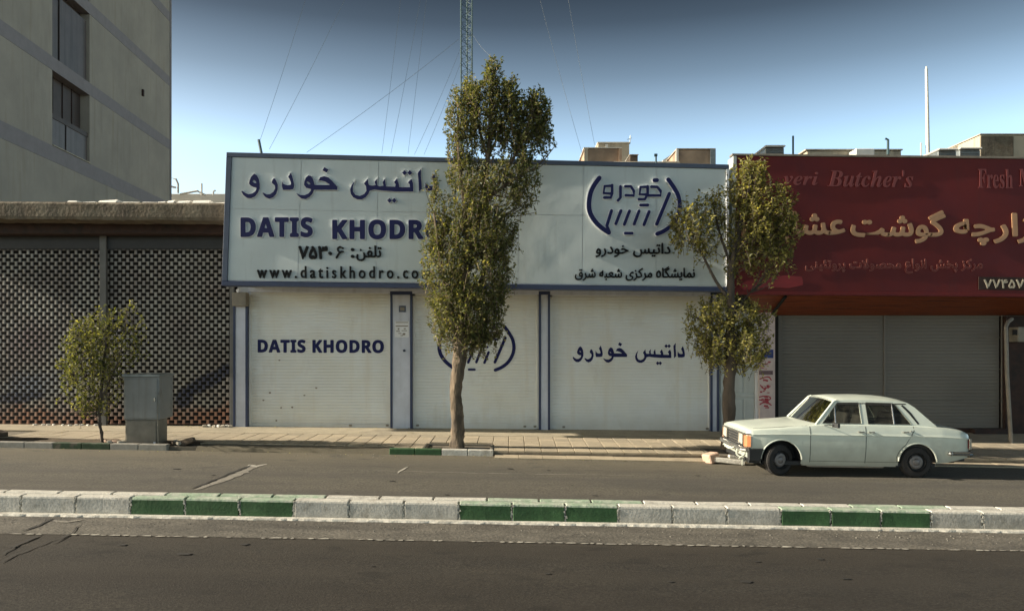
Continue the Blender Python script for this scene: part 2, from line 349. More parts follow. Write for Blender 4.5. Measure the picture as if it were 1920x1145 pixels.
def lattice_mat(dim=1.0):
    m = mat('grille_metal', (.23, .225, .205), .6, metal=.2, var=.18, scale=2.5, col2=(.15, .135, .125), c2scale=.8, c2lo=.42, c2hi=.6)
    nt = m.node_tree; N = nt.nodes; L = nt.links; bs = N['Principled BSDF']
    src = bs.inputs['Base Color'].links[0].from_socket
    geo = N.new('ShaderNodeNewGeometry'); s = N.new('ShaderNodeSeparateXYZ'); L.new(geo.outputs['Position'], s.inputs[0])
    nz = N.new('ShaderNodeTexNoise'); nz.inputs['Scale'].default_value = 2.2; nz.inputs['Detail'].default_value = 5; L.new(geo.outputs['Position'], nz.inputs[0])
    def math_(op, a, b=None, c=None):
        q = N.new('ShaderNodeMath'); q.operation = op
        for i, v in enumerate((a, b, c)):
            if v is None: continue
            if isinstance(v, (int, float)): q.inputs[i].default_value = v
            else: L.new(v, q.inputs[i])
        return q.outputs[0]
    def mask_blob(cx, cz, rx, rz, rot=0, soft=.35):
        dx = math_('SUBTRACT', s.outputs[0], cx); dz = math_('SUBTRACT', s.outputs[2], cz)
        c_, s_ = math.cos(rot), math.sin(rot)
        a = math_('DIVIDE', math_('ADD', math_('MULTIPLY', dx, c_), math_('MULTIPLY', dz, s_)), rx)
        b = math_('DIVIDE', math_('ADD', math_('MULTIPLY', dx, -s_), math_('MULTIPLY', dz, c_)), rz)
        d = math_('SQRT', math_('ADD', math_('MULTIPLY', a, a), math_('MULTIPLY', b, b)))
        d = math_('ADD', d, math_('MULTIPLY', math_('SUBTRACT', nz.outputs[0], .5), 1.3))
        q = N.new('ShaderNodeMapRange'); q.inputs[1].default_value = 1; q.inputs[2].default_value = 1 - soft; L.new(d, q.inputs[0]); return q.outputs[0]
    def over(src, fac, col, k=1.0):
        f = math_('MULTIPLY', fac, k); x = N.new('ShaderNodeMix'); x.data_type = 'RGBA'; L.new(f, x.inputs[0]); L.new(src, x.inputs[6]); x.inputs[7].default_value = (*col, 1); return x.outputs[2]
    # rust near the ground
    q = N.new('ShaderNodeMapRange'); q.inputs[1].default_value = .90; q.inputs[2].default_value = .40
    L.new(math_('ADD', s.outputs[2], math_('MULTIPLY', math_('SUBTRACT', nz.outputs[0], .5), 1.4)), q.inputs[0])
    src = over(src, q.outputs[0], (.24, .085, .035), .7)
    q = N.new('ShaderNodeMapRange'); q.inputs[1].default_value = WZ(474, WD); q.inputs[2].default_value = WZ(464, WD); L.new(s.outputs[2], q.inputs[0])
    src = over(src, q.outputs[0], (.030, .018, .013), .95)  # top rows darkened in the colour, the canopy's shade painted in
    # sprayed paint, blue and purple, where the photo shows it
    src = over(src, mask_blob(WX(392, WD), WZ(712, WD), .95, .26, .45), (.022, .028, .055), .92)
    src = over(src, mask_blob(WX(345, WD), WZ(745, WD), .35, .28, .9), (.022, .028, .055), .9)
    src = over(src, mask_blob(WX(55, WD), WZ(640, WD), .85, .8, .3, .7), (.115, .072, .085), .6)
    src = over(src, mask_blob(WX(60, WD), WZ(720, WD), .9, .45, .2, .7), (.10, .12, .165), .7)
    src = over(src, mask_blob(WX(30, WD), WZ(745, WD), .8, .16, .1), (.03, .035, .06), .8)
    v = N.new('ShaderNodeVectorMath'); v.operation = 'SCALE'; v.inputs['Scale'].default_value = dim; L.new(src, v.inputs[0])
    L.new(v.outputs[0], bs.inputs['Base Color'])
    return m
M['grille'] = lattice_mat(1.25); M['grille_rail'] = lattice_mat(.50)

def cur_mesh(data):                      # evaluated curve / text -> vertex, face lists
    o = bpy.data.objects.new('tmp', data); C.objects.link(o)
    bpy.context.view_layer.update()
    dg = bpy.context.evaluated_depsgraph_get()
    me = bpy.data.meshes.new_from_object(o.evaluated_get(dg))
    v = [tuple(q.co) for q in me.vertices]; f = [tuple(p.vertices) for p in me.polygons]
    bpy.data.objects.remove(o); bpy.data.meshes.remove(me); bpy.data.curves.remove(data)
    return v, f
# Persian joining forms: letter -> isolated code point, number of forms
AR = {'ا': (0xFE8D, 2), 'ب': (0xFE8F, 4), 'پ': (0xFB56, 4), 'ت': (0xFE95, 4), 'چ': (0xFB7A, 4), 'ج': (0xFE9D, 4), 'ح': (0xFEA1, 4), 'خ': (0xFEA5, 4),
      'د': (0xFEA9, 2), 'ر': (0xFEAD, 2), 'ز': (0xFEAF, 2), 'س': (0xFEB1, 4), 'ش': (0xFEB5, 4), 'ص': (0xFEB9, 4), 'ع': (0xFEC9, 4), 'ف': (0xFED1, 4),
      'ق': (0xFED5, 4), 'ک': (0xFB8E, 4), 'گ': (0xFB92, 4), 'ل': (0xFEDD, 4), 'م': (0xFEE1, 4), 'ن': (0xFEE5, 4), 'و': (0xFEED, 2), 'ه': (0xFEE9, 4),
      'ی': (0xFBFC, 4), 'ئ': (0xFE89, 4)}
def shape(s):
    outp = []
    i = 0
    while i < len(s):
        ch = s[i]
        prevj = i > 0 and s[i - 1] in AR and AR[s[i - 1]][1] == 4
        if ch == 'ل' and i + 1 < len(s) and s[i + 1] == 'ا':
            outp.append(chr(0xFEFC if prevj else 0xFEFB)); i += 2; continue
        if ch in AR:
            b, n = AR[ch]; nxt = i + 1 < len(s) and s[i + 1] in AR and n == 4
            k = (3 if prevj else 2) if nxt else (1 if prevj else 0)
            outp.append('\u0665' if ch == 'ه' and k == 0 else chr(b + k))
        else: outp.append(ch)
        i += 1
    return ''.join(reversed(outp))
def text_geo(body, offset=0.0, spacing=1.0, shear=0):
    c = bpy.data.curves.new('t', 'FONT'); c.body = body; c.size = 1; c.offset = offset; c.fill_mode = 'FRONT'; c.resolution_u = 3
    c.space_character = spacing; c.shear = shear
    return cur_mesh(c)
def boldlatin(s):
    r = ''
    for ch in s:
        if 'A' <= ch <= 'Z': r += chr(0x1D5D4 + ord(ch) - 65)
        elif 'a' <= ch <= 'z': r += chr(0x1D5EE + ord(ch) - 97)
        else: r += ch
    return r
def serif(s, it=True):
    r = ''
    for ch in s:
        if 'A' <= ch <= 'Z': r += chr((0x1D468 if it else 0x1D400) + ord(ch) - 65)
        elif 'a' <= ch <= 'z': r += chr((0x1D482 if it else 0x1D41A) + ord(ch) - 97)
        else: r += ch
    return r
def extrude_flat(v, f, to3, t0, t1):
    """flat polygons (x,y) -> solid between depth t0 (back) and t1 (front, nearer the street)"""
    mb = MB(); n = len(v)
    mb.v = [to3(x, y, t1) for x, y, *_ in v] + [to3(x, y, t0) for x, y, *_ in v]
    from collections import Counter
    ed = {}
    for p in f:
        mb.f.append(tuple(p)); mb.m.append(0)
        for a, b in zip(p, p[1:] + p[:1]): ed[(a, b)] = 1
    for (a, b) in ed:
        if (b, a) not in ed: mb.f.append((b, a, a + n, b + n)); mb.m.append(0)
    return mb
def weld(v, f):
    key = {}; mp = []; nv = []
    for q in v:
        k = (round(q[0], 4), round(q[1], 4))
        if k not in key: key[k] = len(nv); nv.append(q)
        mp.append(key[k])
    nf = []
    for p in f:
        q = []
        for i in p:
            j = mp[i]
            if not q or q[-1] != j: q.append(j)
        if len(q) > 1 and q[0] == q[-1]: q.pop()
        if len(q) > 2: nf.append(tuple(q))
    return nv, nf
def letters(v, f):                       # connected glyph outlines, those above one another together
    par_ = list(range(len(v)))
    def fd(i):
        while par_[i] != i: par_[i] = par_[par_[i]]; i = par_[i]
        return i
    for p in f:
        for q in p[1:]: par_[fd(q)] = fd(p[0])
    g = {}
    for p in f: g.setdefault(fd(p[0]), []).append(p)
    comps = []
    for fs in g.values():
        xs = [v[i][0] for p in fs for i in p]; comps.append([min(xs), max(xs), fs])
    comps.sort(key=lambda c: -(c[1] - c[0])); res = []
    for c in comps:
        for r in res:
            ov = min(c[1], r[1]) - max(c[0], r[0])
            if ov > .5 * (c[1] - c[0]): r[2] = r[2] + c[2]; break
        else: res.append(c)
    return [c[2] for c in sorted(res, key=lambda c: c[0])]
def put_text(name, body, box_, D, th, m, parent, offset=0, slope=0.0, spacing=1.0, shear=0, off0=0.0, ref=None):
    v, f = text_geo(body, 0, spacing, shear); v, f = weld(v, f)
    rv = v
    x0 = min(q[0] for q in rv); x1 = max(q[0] for q in rv); y0 = min(q[1] for q in rv); y1 = max(q[1] for q in rv)
    a0, b0, a1, b1 = box_                # px left, top, right, bottom
    def to3(x, y, t):
        px = a0 + (x - x0) / (x1 - x0) * (a1 - a0); py = b1 - (y - y0) / (y1 - y0) * (b1 - b0) + slope * (px - a0)
        p = W(px, py, D); return (p.x, D - t, p.z)
    if name in ('raised_letter', 'raised_letter_backing', 'gold_letter'):
        groups = letters(v, f)
    else: groups = [f]
    for fs in groups: fin = thick(name, v, fs, offset, to3, off0, th, m, parent)
    return fin
def thick(name, v, f, offset, to3, off0, th, m, parent):
    us_d = sorted({i for p in f for i in p}); mpd = {a: b for b, a in enumerate(us_d)}
    v = [v[i] for i in us_d]; f = [tuple(mpd[i] for i in p) for p in f]
    out_ = MB(); o_ = max(offset, 0)
    k_ = [(0, 0)] + ([(math.cos(t * math.pi / 4) * o_, math.sin(t * math.pi / 4) * o_) for t in range(8)] if o_ else [])
    for i, (dx, dy) in enumerate(k_):
        q = extrude_flat([(a[0] + dx, a[1] + dy) for a in v], f, to3, off0, th - .00025 * i)
        n = len(out_.v); out_.v += q.v; out_.f += [tuple(n + j for j in p) for p in q.f]; out_.m += q.m
    return out_.build(name, m, parent)
def poly_geo(polys, offset=0.0):
    """polys: list of (outer, [holes]) in picture units, y down"""
    V = []; Fc = []; lay = []
    for outer, holes in polys:
        c = bpy.data.curves.new('p', 'CURVE'); c.dimensions = '2D'; c.fill_mode = 'FRONT'; c.offset = offset; c.resolution_u = 2
        for pl in [outer] + holes:
            s = c.splines.new('POLY'); s.points.add(len(pl) - 1)
            for q, p in zip(s.points, pl): q.co = (p[0], -p[1], 0, 1)
            s.use_cyclic_u = True
        v, f = cur_mesh(c); v, f = weld(v, f)
        n = len(V); V += v; Fc += [tuple(n + i for i in p) for p in f]; lay += [len(lay)] and [len(holes)] * len(v)
    return V, Fc
def put_polys(name, polys, mapf, D, th, m, parent, offset=0.0, off0=0.0):
    mbs = MB()
    if name.startswith('raised') and len(polys) > 1:
        for k, pg in enumerate(polys): r_ = put_polys(name, [pg], mapf, D, th + .0008 * k, m, parent, offset, off0)
        return r_
    for k, pg in enumerate(polys):
        v, f = poly_geo([pg], offset)
        def to3(x, y, t):
            px, py = mapf(x, -y); p = W(px, py, D); return (p.x, D - t, p.z)
        q = extrude_flat(v, f, to3, off0, th + .0008 * k)
        n = len(mbs.v); mbs.v += q.v; mbs.f += [tuple(n + i for i in p) for p in q.f]; mbs.m += q.m
    return mbs.build(name, m, parent)
def stroke(pts, wd):                     # thick round-ended polyline -> one outline
    pts = [Vector(p) for p in pts]; L_ = []; R_ = []
    for i, p in enumerate(pts):
        a = pts[max(i - 1, 0)]; b = pts[min(i + 1, len(pts) - 1)]; d = (b - a).normalized(); n = Vector((-d.y, d.x))
        L_.append(p + n * wd / 2); R_.append(p - n * wd / 2)
    d = (pts[-1] - pts[-2]).normalized(); n = Vector((-d.y, d.x))
    e = [pts[-1] + (n * math.cos(t) + d * math.sin(t)) * wd / 2 for t in (R(30), R(60), R(90), R(120), R(150))]
    d = (pts[0] - pts[1]).normalized(); n2 = Vector((-d.y, d.x))
    s_ = [pts[0] + (n2 * math.cos(t) + d * math.sin(t)) * wd / 2 for t in (R(30), R(60), R(90), R(120), R(150))]
    return [tuple(q) for q in L_ + e + R_[::-1] + s_]
def smooth_line(pts, k=6):
    o = []; n = len(pts)
    P = [Vector((*p, 0)) if len(p) == 2 else Vector(p) for p in pts]
    for i in range(n - 1):
        p0 = P[max(i - 1, 0)]; p1 = P[i]; p2 = P[i + 1]; p3 = P[min(i + 2, n - 1)]
        for j in range(k):
            t = j / k
            o.append(.5 * ((2 * p1) + (p2 - p0) * t + (2 * p0 - 5 * p1 + 4 * p2 - p3) * t * t + (3 * p1 - p0 - 3 * p2 + p3) * t ** 3))
    o.append(P[-1])
    return [tuple(q.xy) if len(pts[0]) == 2 else q for q in o]

# ------------------------------------------------------------------ ground
def sheet(name, x0, x1, y0, y1, dz, m, nx=24, ny=6, zf=gz, **kw):
    mb = MB(); mb.grid([[(x0 + (x1 - x0) * i / nx, y0 + (y1 - y0) * j / ny, zf(x0 + (x1 - x0) * i / nx) + dz) for j in range(ny + 1)] for i in range(nx + 1)])
    o = mb.build(name, m); o['kind'] = 'structure'; return o
sheet('ground', -300, 300, -300, 500, -.03, M['road_far'], 2, 2)
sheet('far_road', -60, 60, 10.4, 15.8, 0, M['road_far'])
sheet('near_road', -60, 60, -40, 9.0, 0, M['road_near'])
gut = sheet('gutter', -60, 60, 9.0, 9.9, .004, M['gutter'])
# worn white line along the gutter edge: broken flecks of paint
mb = MB()
x = -6.4
while x < 9.5:
    l = rnd.uniform(.03, .16)
    if rnd.random() < .72:
        w0 = rnd.uniform(.010, .030); y = 8.99 + rnd.uniform(-.012, .012); z = .010
        P = [(x, y - w0 * rnd.uniform(.2, 1)), (x + l * .5, y - w0), (x + l, y - w0 * rnd.uniform(.2, 1)), (x + l * .9, y + w0 * rnd.uniform(.3, 1)), (x + l * .3, y + w0)]
        mb.poly([(a, b, gz(a) + z) for a, b in P])
    x += l + rnd.uniform(0, .05)
mb.build('edge_line', M['linepaint'], kind='stuff')
def ribbon(name, pts, wd, z, m, parent=None):     # pts in photo pixels on the road
    mb = MB(); P = []
    for px, py in pts:
        D = F * (HC) / (py - 640)
        for _ in range(3): X = WX(px, D); D = F * (HC - gz(X)) / (py - 640)
        P.append(Vector((WX(px, D), D)))
    Q = []
    for i in range(len(P) - 1):
        n = max(2, int((P[i + 1] - P[i]).length / .12))
        for j in range(n): Q.append(P[i].lerp(P[i + 1], j / n) + Vector((rnd.uniform(-.02, .02), rnd.uniform(-.02, .02))))
    Q.append(P[-1]); row = []
    for i, p in enumerate(Q):
        d = (Q[min(i + 1, len(Q) - 1)] - Q[max(i - 1, 0)]).normalized(); n = Vector((-d.y, d.x)) * wd * rnd.uniform(.4, 1.1) * (.25 if i in (0, len(Q) - 1) else 1)
        row.append([(*(p + n), gz(p.x) + z), (*(p - n), gz(p.x) + z)])
    mb.grid(row); o = mb.build(name, m, parent); o['kind'] = 'structure'; return o
ribbon('road_crack', [(45, 996), (75, 985), (100, 972)], .025, .012, M['crack'])
ribbon('road_crack', [(0, 1042), (35, 1022), (75, 1004)], .022, .012, M['crack'])
ribbon('road_crack', [(0, 1056), (30, 1040), (80, 1020), (140, 1000)], .012, .012, M['crack'])
ribbon('road_crack', [(100, 1020), (130, 1004), (150, 985)], .012, .012, M['crack'])
ribbon('road_patch', [(100, 976), (128, 979), (156, 975)], .065, .010, M['patch'])
ribbon('road_crack', [(362, 916), (400, 900), (440, 884), (470, 872)], .035, .008, M['crack'])
ribbon('road_patch', [(366, 918), (420, 899), (455, 885), (478, 874)], .13, .004, M['patch'])
ribbon('road_patch', [(466, 871), (480, 874), (500, 870)], .08, .006, M['linepaint'])
ribbon('road_line', [(700, 882), (830, 885), (960, 888), (1190, 891)], .022, .005, M['patch'])
ribbon('road_line', [(745, 887), (757, 879), (765, 875)], .03, .007, M['linepaint'])
# oil stains and small scuffs on the asphalt
for i in range(26):
    mb = MB(); cx = rnd.uniform(-7, 8); cy = rnd.choice([rnd.uniform(6.8, 8.8), rnd.uniform(10.6, 14.8)]); r = rnd.uniform(.015, .05)
    k = rnd.randint(5, 8)
    mb.poly([(cx + r * rnd.uniform(.6, 1.3) * 1.6 * math.cos(t * 6.283 / k), cy + r * rnd.uniform(.6, 1.3) * math.sin(t * 6.283 / k), gz(cx) + .009) for t in range(k)])
    mb.build('road_stain', M['crack'], kind='structure')

# ------------------------------------------------------------------ median kerb
ker = empty('median_kerb', (0, 0, 0), kind='structure')
edges = []
marks = [243, 550, 860, 1160, 1465, 1747]; xs_ = []
for a, b in zip(marks, marks[1:]): xs_ += [a + (b - a) * k / 3 for k in range(3)]
xs_.append(1747)
pre = [243 - 103 * k for k in range(14, 0, -1)]; post = [1747 + 97 * k for k in range(1, 12)]
allx = pre + xs_ + post; i0 = len(pre)
KF, KM, KB = 9.94, 10.13, 10.31
def kerb_block(xa, xb, y0, y1, h, mats_, j=0):
    mb = MB(); g = .012; xa += g; xb -= g
    a = .03; n = 8; rows = []
    prof = [(y0 + .02, -.05), (y0 + .012, .05), (y0 + .020, h - .030), (y0 + .028, h - .010), (y0 + .050, h), (y1 - .02, h), (y1, h - .012), (y1, -.05)]
    def pt(t, yy, zz):
        x = xa + (xb - xa) * t
        return (x, yy + j1 * math.sin(t * 5 + ph), gz(x) + zz + j2 * (t - .5))
    j1 = rnd.uniform(-.004, .004); j2 = rnd.uniform(-.006, .006); ph = rnd.uniform(0, 6)
    for t in [0, .012, .05, .25, .5, .75, .95, .988, 1]:
        e = .012 if t in (0, 1) else 0
        rows.append([pt(t, yy + (e if yy < (y0 + y1) / 2 else -e), zz - (e if zz > .1 else 0)) for yy, zz in prof])
    mb.grid(rows)
    mb.m = []
    for i in range(8):
        for k in range(7): mb.m.append(0 if k < 2 else 1)
    mb.poly(rows[0][::-1], 0); mb.poly(rows[-1], 0)
    return mb.build('kerb_block', mats_, ker, smooth=False)
for i in range(len(allx) - 1):
    k = (i - i0) // 3
    green = (k % 2 == 0)
    xa, xb = WX(allx[i], KF), WX(allx[i + 1], KF)
    kerb_block(xa, xb, KF, KM, .255, [M['kerb_green'], M['kerb_greentop']] if green else [M['kerb_face'], M['kerb_white']])
    if 0 < i < len(allx) - 2:
        o_ = .37
        kerb_block(xa + o_, xb + o_, KM + .006, KB, .262, [M['kerb_green'], M['kerb_greentop']] if (green and rnd.random() < .5) else [M['kerb_face'], M['kerb_white']])
mb = MB(); mb.box(-60, 60, KF + .045, KB - .03, gz(-60) - .05, gz(-60) + .238, sl0=-SL); mb.build('mortar_core', M['mortar'], ker)
# mortar squeezed out between the blocks
mb = MB()
for i, px in enumerate(allx):
    x = WX(px, KF)
    for k in range(7):
        zz = .02 + k * .034 + rnd.uniform(-.008, .008)
        mb.obox((x + rnd.uniform(-.018, .018), KF + .022 + rnd.uniform(0, .01), gz(x) + zz), rnd.uniform(.012, .028), .018, rnd.uniform(.02, .04), Matrix.Rotation(rnd.uniform(-.5, .5), 3, 'Y'))
mb.build('mortar_lump', M['mortar'], ker, kind='stuff')
mb = MB(); P = []
for i in range(401):
    x = -14 + 30 * i / 400; r1 = rnd.uniform(-.012, .012)
    P.append([(x, 9.86 + r1, gz(x) + .006), (x, 9.875 + r1 * .6, gz(x) + .028 + rnd.uniform(-.004, .004)), (x, 9.97, gz(x) + .034)])
mb.grid(P); mb.build('mortar_fillet', M['kerb_white'], ker)

# ------------------------------------------------------------------ footway
fw = empty('footway', (0, 0, 0), kind='structure')
mb = MB(); nx = 60
def fgrid(mb, x0, x1, y0, y1, dz, nx=40, ny=5):
    mb.grid([[(x0 + (x1 - x0) * i / nx, y0 + (y1 - y0) * j / ny, swz(x0 + (x1 - x0) * i / nx, y0 + (y1 - y0) * j / ny) + dz) for j in range(ny + 1)] for i in range(nx + 1)])
fgrid(mb, -40, 40, KD + .02, 17.95, -.035)
mb.grid([[(x, KD + .02, gz(x) - .1), (x, KD + .02, gz(x) + .075)] for x in (-40, 40)])
mb.build('bedding', M['slab_base'], fw)
mb = MB(); fgrid(mb, -40, 40, 17.965, 20.2, 0); mb.grid([[(x, 17.965, swz(x, 17.965) - .04), (x, 17.965, swz(x, 17.965))] for x in (-40, 0, 40)])
mb.build('concrete_strip', M['screed'], fw)
T = .352
mb = MB(); mb.box(-T / 2 + .006, T / 2 - .006, -T / 2 + .006, T / 2 - .006, -.045, 0)
proto = mb.build('paving_slab', M['slab'], fw, bevel=.006); slabs = [proto]
mb2 = MB(); mb2.box(-T / 2 + .006, T / 2 - .006, -T / 2 + .006, T / 2 - .006, -.045, 0); me2 = mb2.build('paving_slab', M['slab2'], fw, bevel=.006); slabs.append(me2)
cnt = 0; rest = MB()
NROW = 6
for r in range(NROW):
    for c in range(-32, 40):
        x = c * T + .1; y = KD + .03 + T * (r + .5) + .0
        if y > 17.95 - T / 2 + .02: continue
        hole = (WX(795, 16.2) < x < WX(925, 16.2) + .12 and y < 16.75) or (WX(1318, 16.2) < x < WX(1400, 16.2) and y < 16.7)
        left = x < WX(375, 16.5)
        if left and (y < 16.55): continue
        if hole: continue
        if WX(375, 16) < x < WX(730, 15.9) and y < 16.2: continue
        dz = rnd.uniform(-.003, .003)
        vis = -6.9 < x < 8.2
        if vis and cnt < 294:
            src = slabs[0] if rnd.random() < .6 else slabs[1]
            if cnt < 2: o = slabs[cnt]
            else: o = src.copy(); C.objects.link(o); o.parent = fw
            sx = (swz(x + .1, y) - swz(x - .1, y)) / .2; sy = (swz(x, y + .1) - swz(x, y - .1)) / .2
            o.location = (x, y, swz(x, y) + dz); o.rotation_euler = (sy + rnd.uniform(-.004, .004), -sx + rnd.uniform(-.006, .006), 0); cnt += 1
        else:
            h = T / 2 - .006
            rest.hexa([(x + a, y + b, swz(x + a, y + b) + dz + q) for q in (-.045, 0) for a, b in ((-h, -h), (h, -h), (h, h), (-h, h))])
rest.build('paving_slabs_beyond', M['slab'], fw, kind='stuff')
xa_, xb_ = WX(372, 15.9), WX(730, 15.75)
mb = MB(); mb.grid([[(xa_ + (xb_ - xa_) * i / 20, y, gz(xa_ + (xb_ - xa_) * i / 20) + z + (rnd.uniform(-.006, .006) if 0 < j < 4 else 0)) for j, (y, z) in enumerate(((15.74, .001), (15.83, .085), (15.95, .092), (16.05, .094), (16.24, .096)))] for i in range(21)])
mb.build('asphalt_apron', M['road_far'], fw, smooth=True)
# gutter strip in front of the kerb (right part)
mb = MB()
xa = WX(927, 15.5); k = 0
while xa < 14:
    ln = .5
    z0 = gz(xa)
    mb.box(xa + .004, xa + ln - .004, 15.36, 15.80, z0 - .02, z0 + .028 + rnd.uniform(-.003, .003), sl0=-SL); xa += ln
mb.build('gutter_slab_row', M['slab2'], fw, kind='stuff')
# earth strip at the left part of the footway
mb = MB(); fgrid(mb, -20, WX(375, 16.2), KD + .1, 16.6, -.012, 40, 4)
for i, v in enumerate(mb.v): mb.v[i] = (v[0], v[1], v[2] + rnd.uniform(-.012, .02))
mb.build('earth_strip', M['soil'], fw, smooth=True)
# edging kerb stones of the footway
def edge_stone(xa, xb, m, label=None, y0=15.72, y1=15.88, top=.125):
    mb = MB(); mb.box(xa + .004, xb - .004, y0, y1, gz(xa) - .05, gz(xa) + top, sl0=-SL)
    o = mb.build('edge_stone', m, fw, bevel=.014, seg=2); return o
edge_stone(WX(730, 15.75), WX(778, 15.75), M['kerb_green']); edge_stone(WX(778, 15.75), WX(828, 15.75), M['kerb_green'])
edge_stone(WX(828, 15.75), WX(877, 15.75), M['kerb_white']); edge_stone(WX(877, 15.75), WX(925, 15.75), M['kerb_white'])
for a, b, g_ in ((-60, -10, 0), (-10, 44, 0), (44, 98, 0), (98, 152, 1), (152, 205, 1), (205, 258, 0), (258, 312, 0)):
    edge_stone(WX(a, 15.7), WX(b, 15.7), M['kerb_green_shaded'] if g_ else M['kerb_white_shaded'])
# planting pits
for (a, b, y1) in ((797, 922, 16.62), (1322, 1398, 16.58)):
    x0, x1 = WX(a, 16.2), WX(b, 16.2); P = []
    for i in range(13):
        x = x0 + (x1 - x0) * i / 12
        P.append([(x, KD + .09 + (y1 - KD - .09) * j / 6, swz(x, 16) - .055 + rnd.uniform(-.012, .02)) for j in range(7)])
    mb = MB(); mb.grid(P); mb.build('planting_pit', M['soil'], fw, smooth=True)
    mb = MB()
    mb.box(x0 - .03, x0 + .03, KD + .09, y1, swz(x0, 16) - .06, swz(x0, 16) + .02, sl0=-SL); mb.box(x1 - .03, x1 + .03, KD + .09, y1, swz(x1, 16) - .06, swz(x1, 16) + .02)
    mb.box(x0 + .03, x1 - .03, y1 - .05, y1 + .01, swz(x0, 16) - .06, swz(x0, 16) + .015, sl0=-SL)
    mb.build('pit_border', M['cablow'], fw, bevel=.01)
# fallen leaves and grit (nobody could count them)
mb = MB()
for i in range(420):
    x = rnd.uniform(-11, 11)
    y = rnd.choice([rnd.gauss(15.55, .12), rnd.uniform(15.9, 19.1), rnd.gauss(19.15, .06), rnd.gauss(10.55, .08)])
    z = (swz(x, y) if y > KD else gz(x)) + .008
    if 15.7 < y <= 15.9 or (9.9 < y < 10.45): continue
    r = rnd.uniform(.012, .03); a = rnd.uniform(0, 6.28)
    mb.poly([(x + r * math.cos(a + t) * (1 if t % 3.14 < 1 else .5), y + r * math.sin(a + t), z + rnd.uniform(0, .012)) for t in (0, 1.57, 3.14, 4.71)])
mb.build('fallen_leaves', M['leafB'], kind='stuff')
mb = MB()
for i in range(900):
    x = rnd.uniform(-8, 9); y = rnd.choice([rnd.gauss(9.6, .22), rnd.gauss(10.5, .1), rnd.gauss(15.4, .22)])
    if 9.83 < y < 10.33 or y > 15.66 or y < 9.1: continue
    r = rnd.uniform(.004, .010); z = gz(x) + .004
    mb.obox((x, y, z + r * .5), r * 1.6, r * 1.3, r, Matrix.Rotation(rnd.uniform(0, 3), 3, 'Z'))
mb.build('road_grit', M['patch'], kind='stuff')

# ------------------------------------------------------------------ main shop building
bd = empty('car_showroom', (0, WD + .1, 0), label='low white car dealer building with blue trim and three roller shutters under its sign', cat='building')
def BP(o):
    o.parent = bd; o.matrix_parent_inverse = world_of(bd).inverted(); return o
def fz(x): return .165 - .0093 * x       # floor line at the shop front
mb = MB(); x0, x1 = WX(441, WD), WX(1421, WD)
mb.box(x0, x1, WD + .16, WD + 12, -.1, WZ(330, WD)); BP(mb.build('wall', M['white']))
mb = MB(); mb.box(-6.6, 4.95, 17.95, WD + .15, WZ(536, 17.7) + .06, WZ(314, 17.7)); BP(mb.build('canopy_box', M['white']))
# light lintel strip above shutters
mb = MB(); mb.box(WX(468, WD), WX(1345, WD), WD - .12, WD + .02, WZ(548, WD), WZ(538, WD), sl0=-.0093); BP(mb.build('lintel', M['whitecol'], bevel=.01))
def col_(a, b, top=548, nm='column', trim=4, proud=.10):
    xa, xb = WX(a, WD), WX(b, WD); t = trim * WD / F
    mb = MB(); mb.box(xa + t, xb - t, WD - proud, WD + .15, fz(xa) - .1, WZ(top, WD), sl0=-.0093, sl1=-.0093)
    BP(mb.build(nm, M['whitecol'], bevel=.006))
    for q in (xa, xb - t):
        mb = MB(); mb.box(q, q + t, WD - proud - .02, WD + .15, fz(xa) - .1, WZ(top, WD) - .002, sl0=-.0093, sl1=-.0093); BP(mb.build('column_trim', M['navy'], bevel=.004))
    mb = MB(); mb.box(xa - .002, xb + .002, WD - proud - .024, WD + .15, WZ(top + 5, WD), WZ(top, WD) + .02); BP(mb.build('column_cap', M['navy']))
col_(440, 467, 556); col_(733, 774); col_(1010, 1031); col_(1330, 1346)
def flat(name, px0, py0, px1, py1, D, th, m, parent=None, bevel=0, sl=0.0, kind=None):
    mb = MB(); mb.box(WX(px0, D), WX(px1, D), D - th, D, WZ(py1, D), WZ(py0, D), sl0=sl); return mb.build(name, m, parent, bevel=bevel, kind=kind)
cd = WD - .10
o = flat('number_plate', 748, 573, 761, 585, cd, .02, M['navytop'], None, .004)
tag(o, 'small dark square plaque high on the white column left of the tree', 'plaque')
flat('plate_print', 750.5, 576, 758.5, 582, cd - .02, .004, M['box'], o)
o = flat('notice_sheet', 740, 602, 767, 632, cd, .008, M['white'], None)
tag(o, 'white notice sheet pasted on the column below the dark plaque', 'notice')
mb = MB()
for (a, b, c_, d_) in ((742, 603.5, 765, 605), (742, 610, 765, 612), (746, 615, 749, 618), (757, 615, 761, 617), (743, 620, 750, 621.5), (753, 619, 763, 620.5), (747, 624, 753, 625.5), (755, 624, 760, 628), (751, 628, 756, 629.5)):
    mb.box(WX(a, cd), WX(c_, cd), cd - .012, cd - .008, WZ(d_, cd), WZ(b, cd))
mb.build('notice_print', M['box'], o, kind='stuff')
mb = MB(); mb.lathe([(0, 0), (-.03, .02), (-.03, .03), (0, .035)], (WX(758, cd), cd, WZ(657, cd)), n=12)
tag(mb.build('bell_push', M['navytop']), 'small dark bell push on the white column below the notice', 'bell')

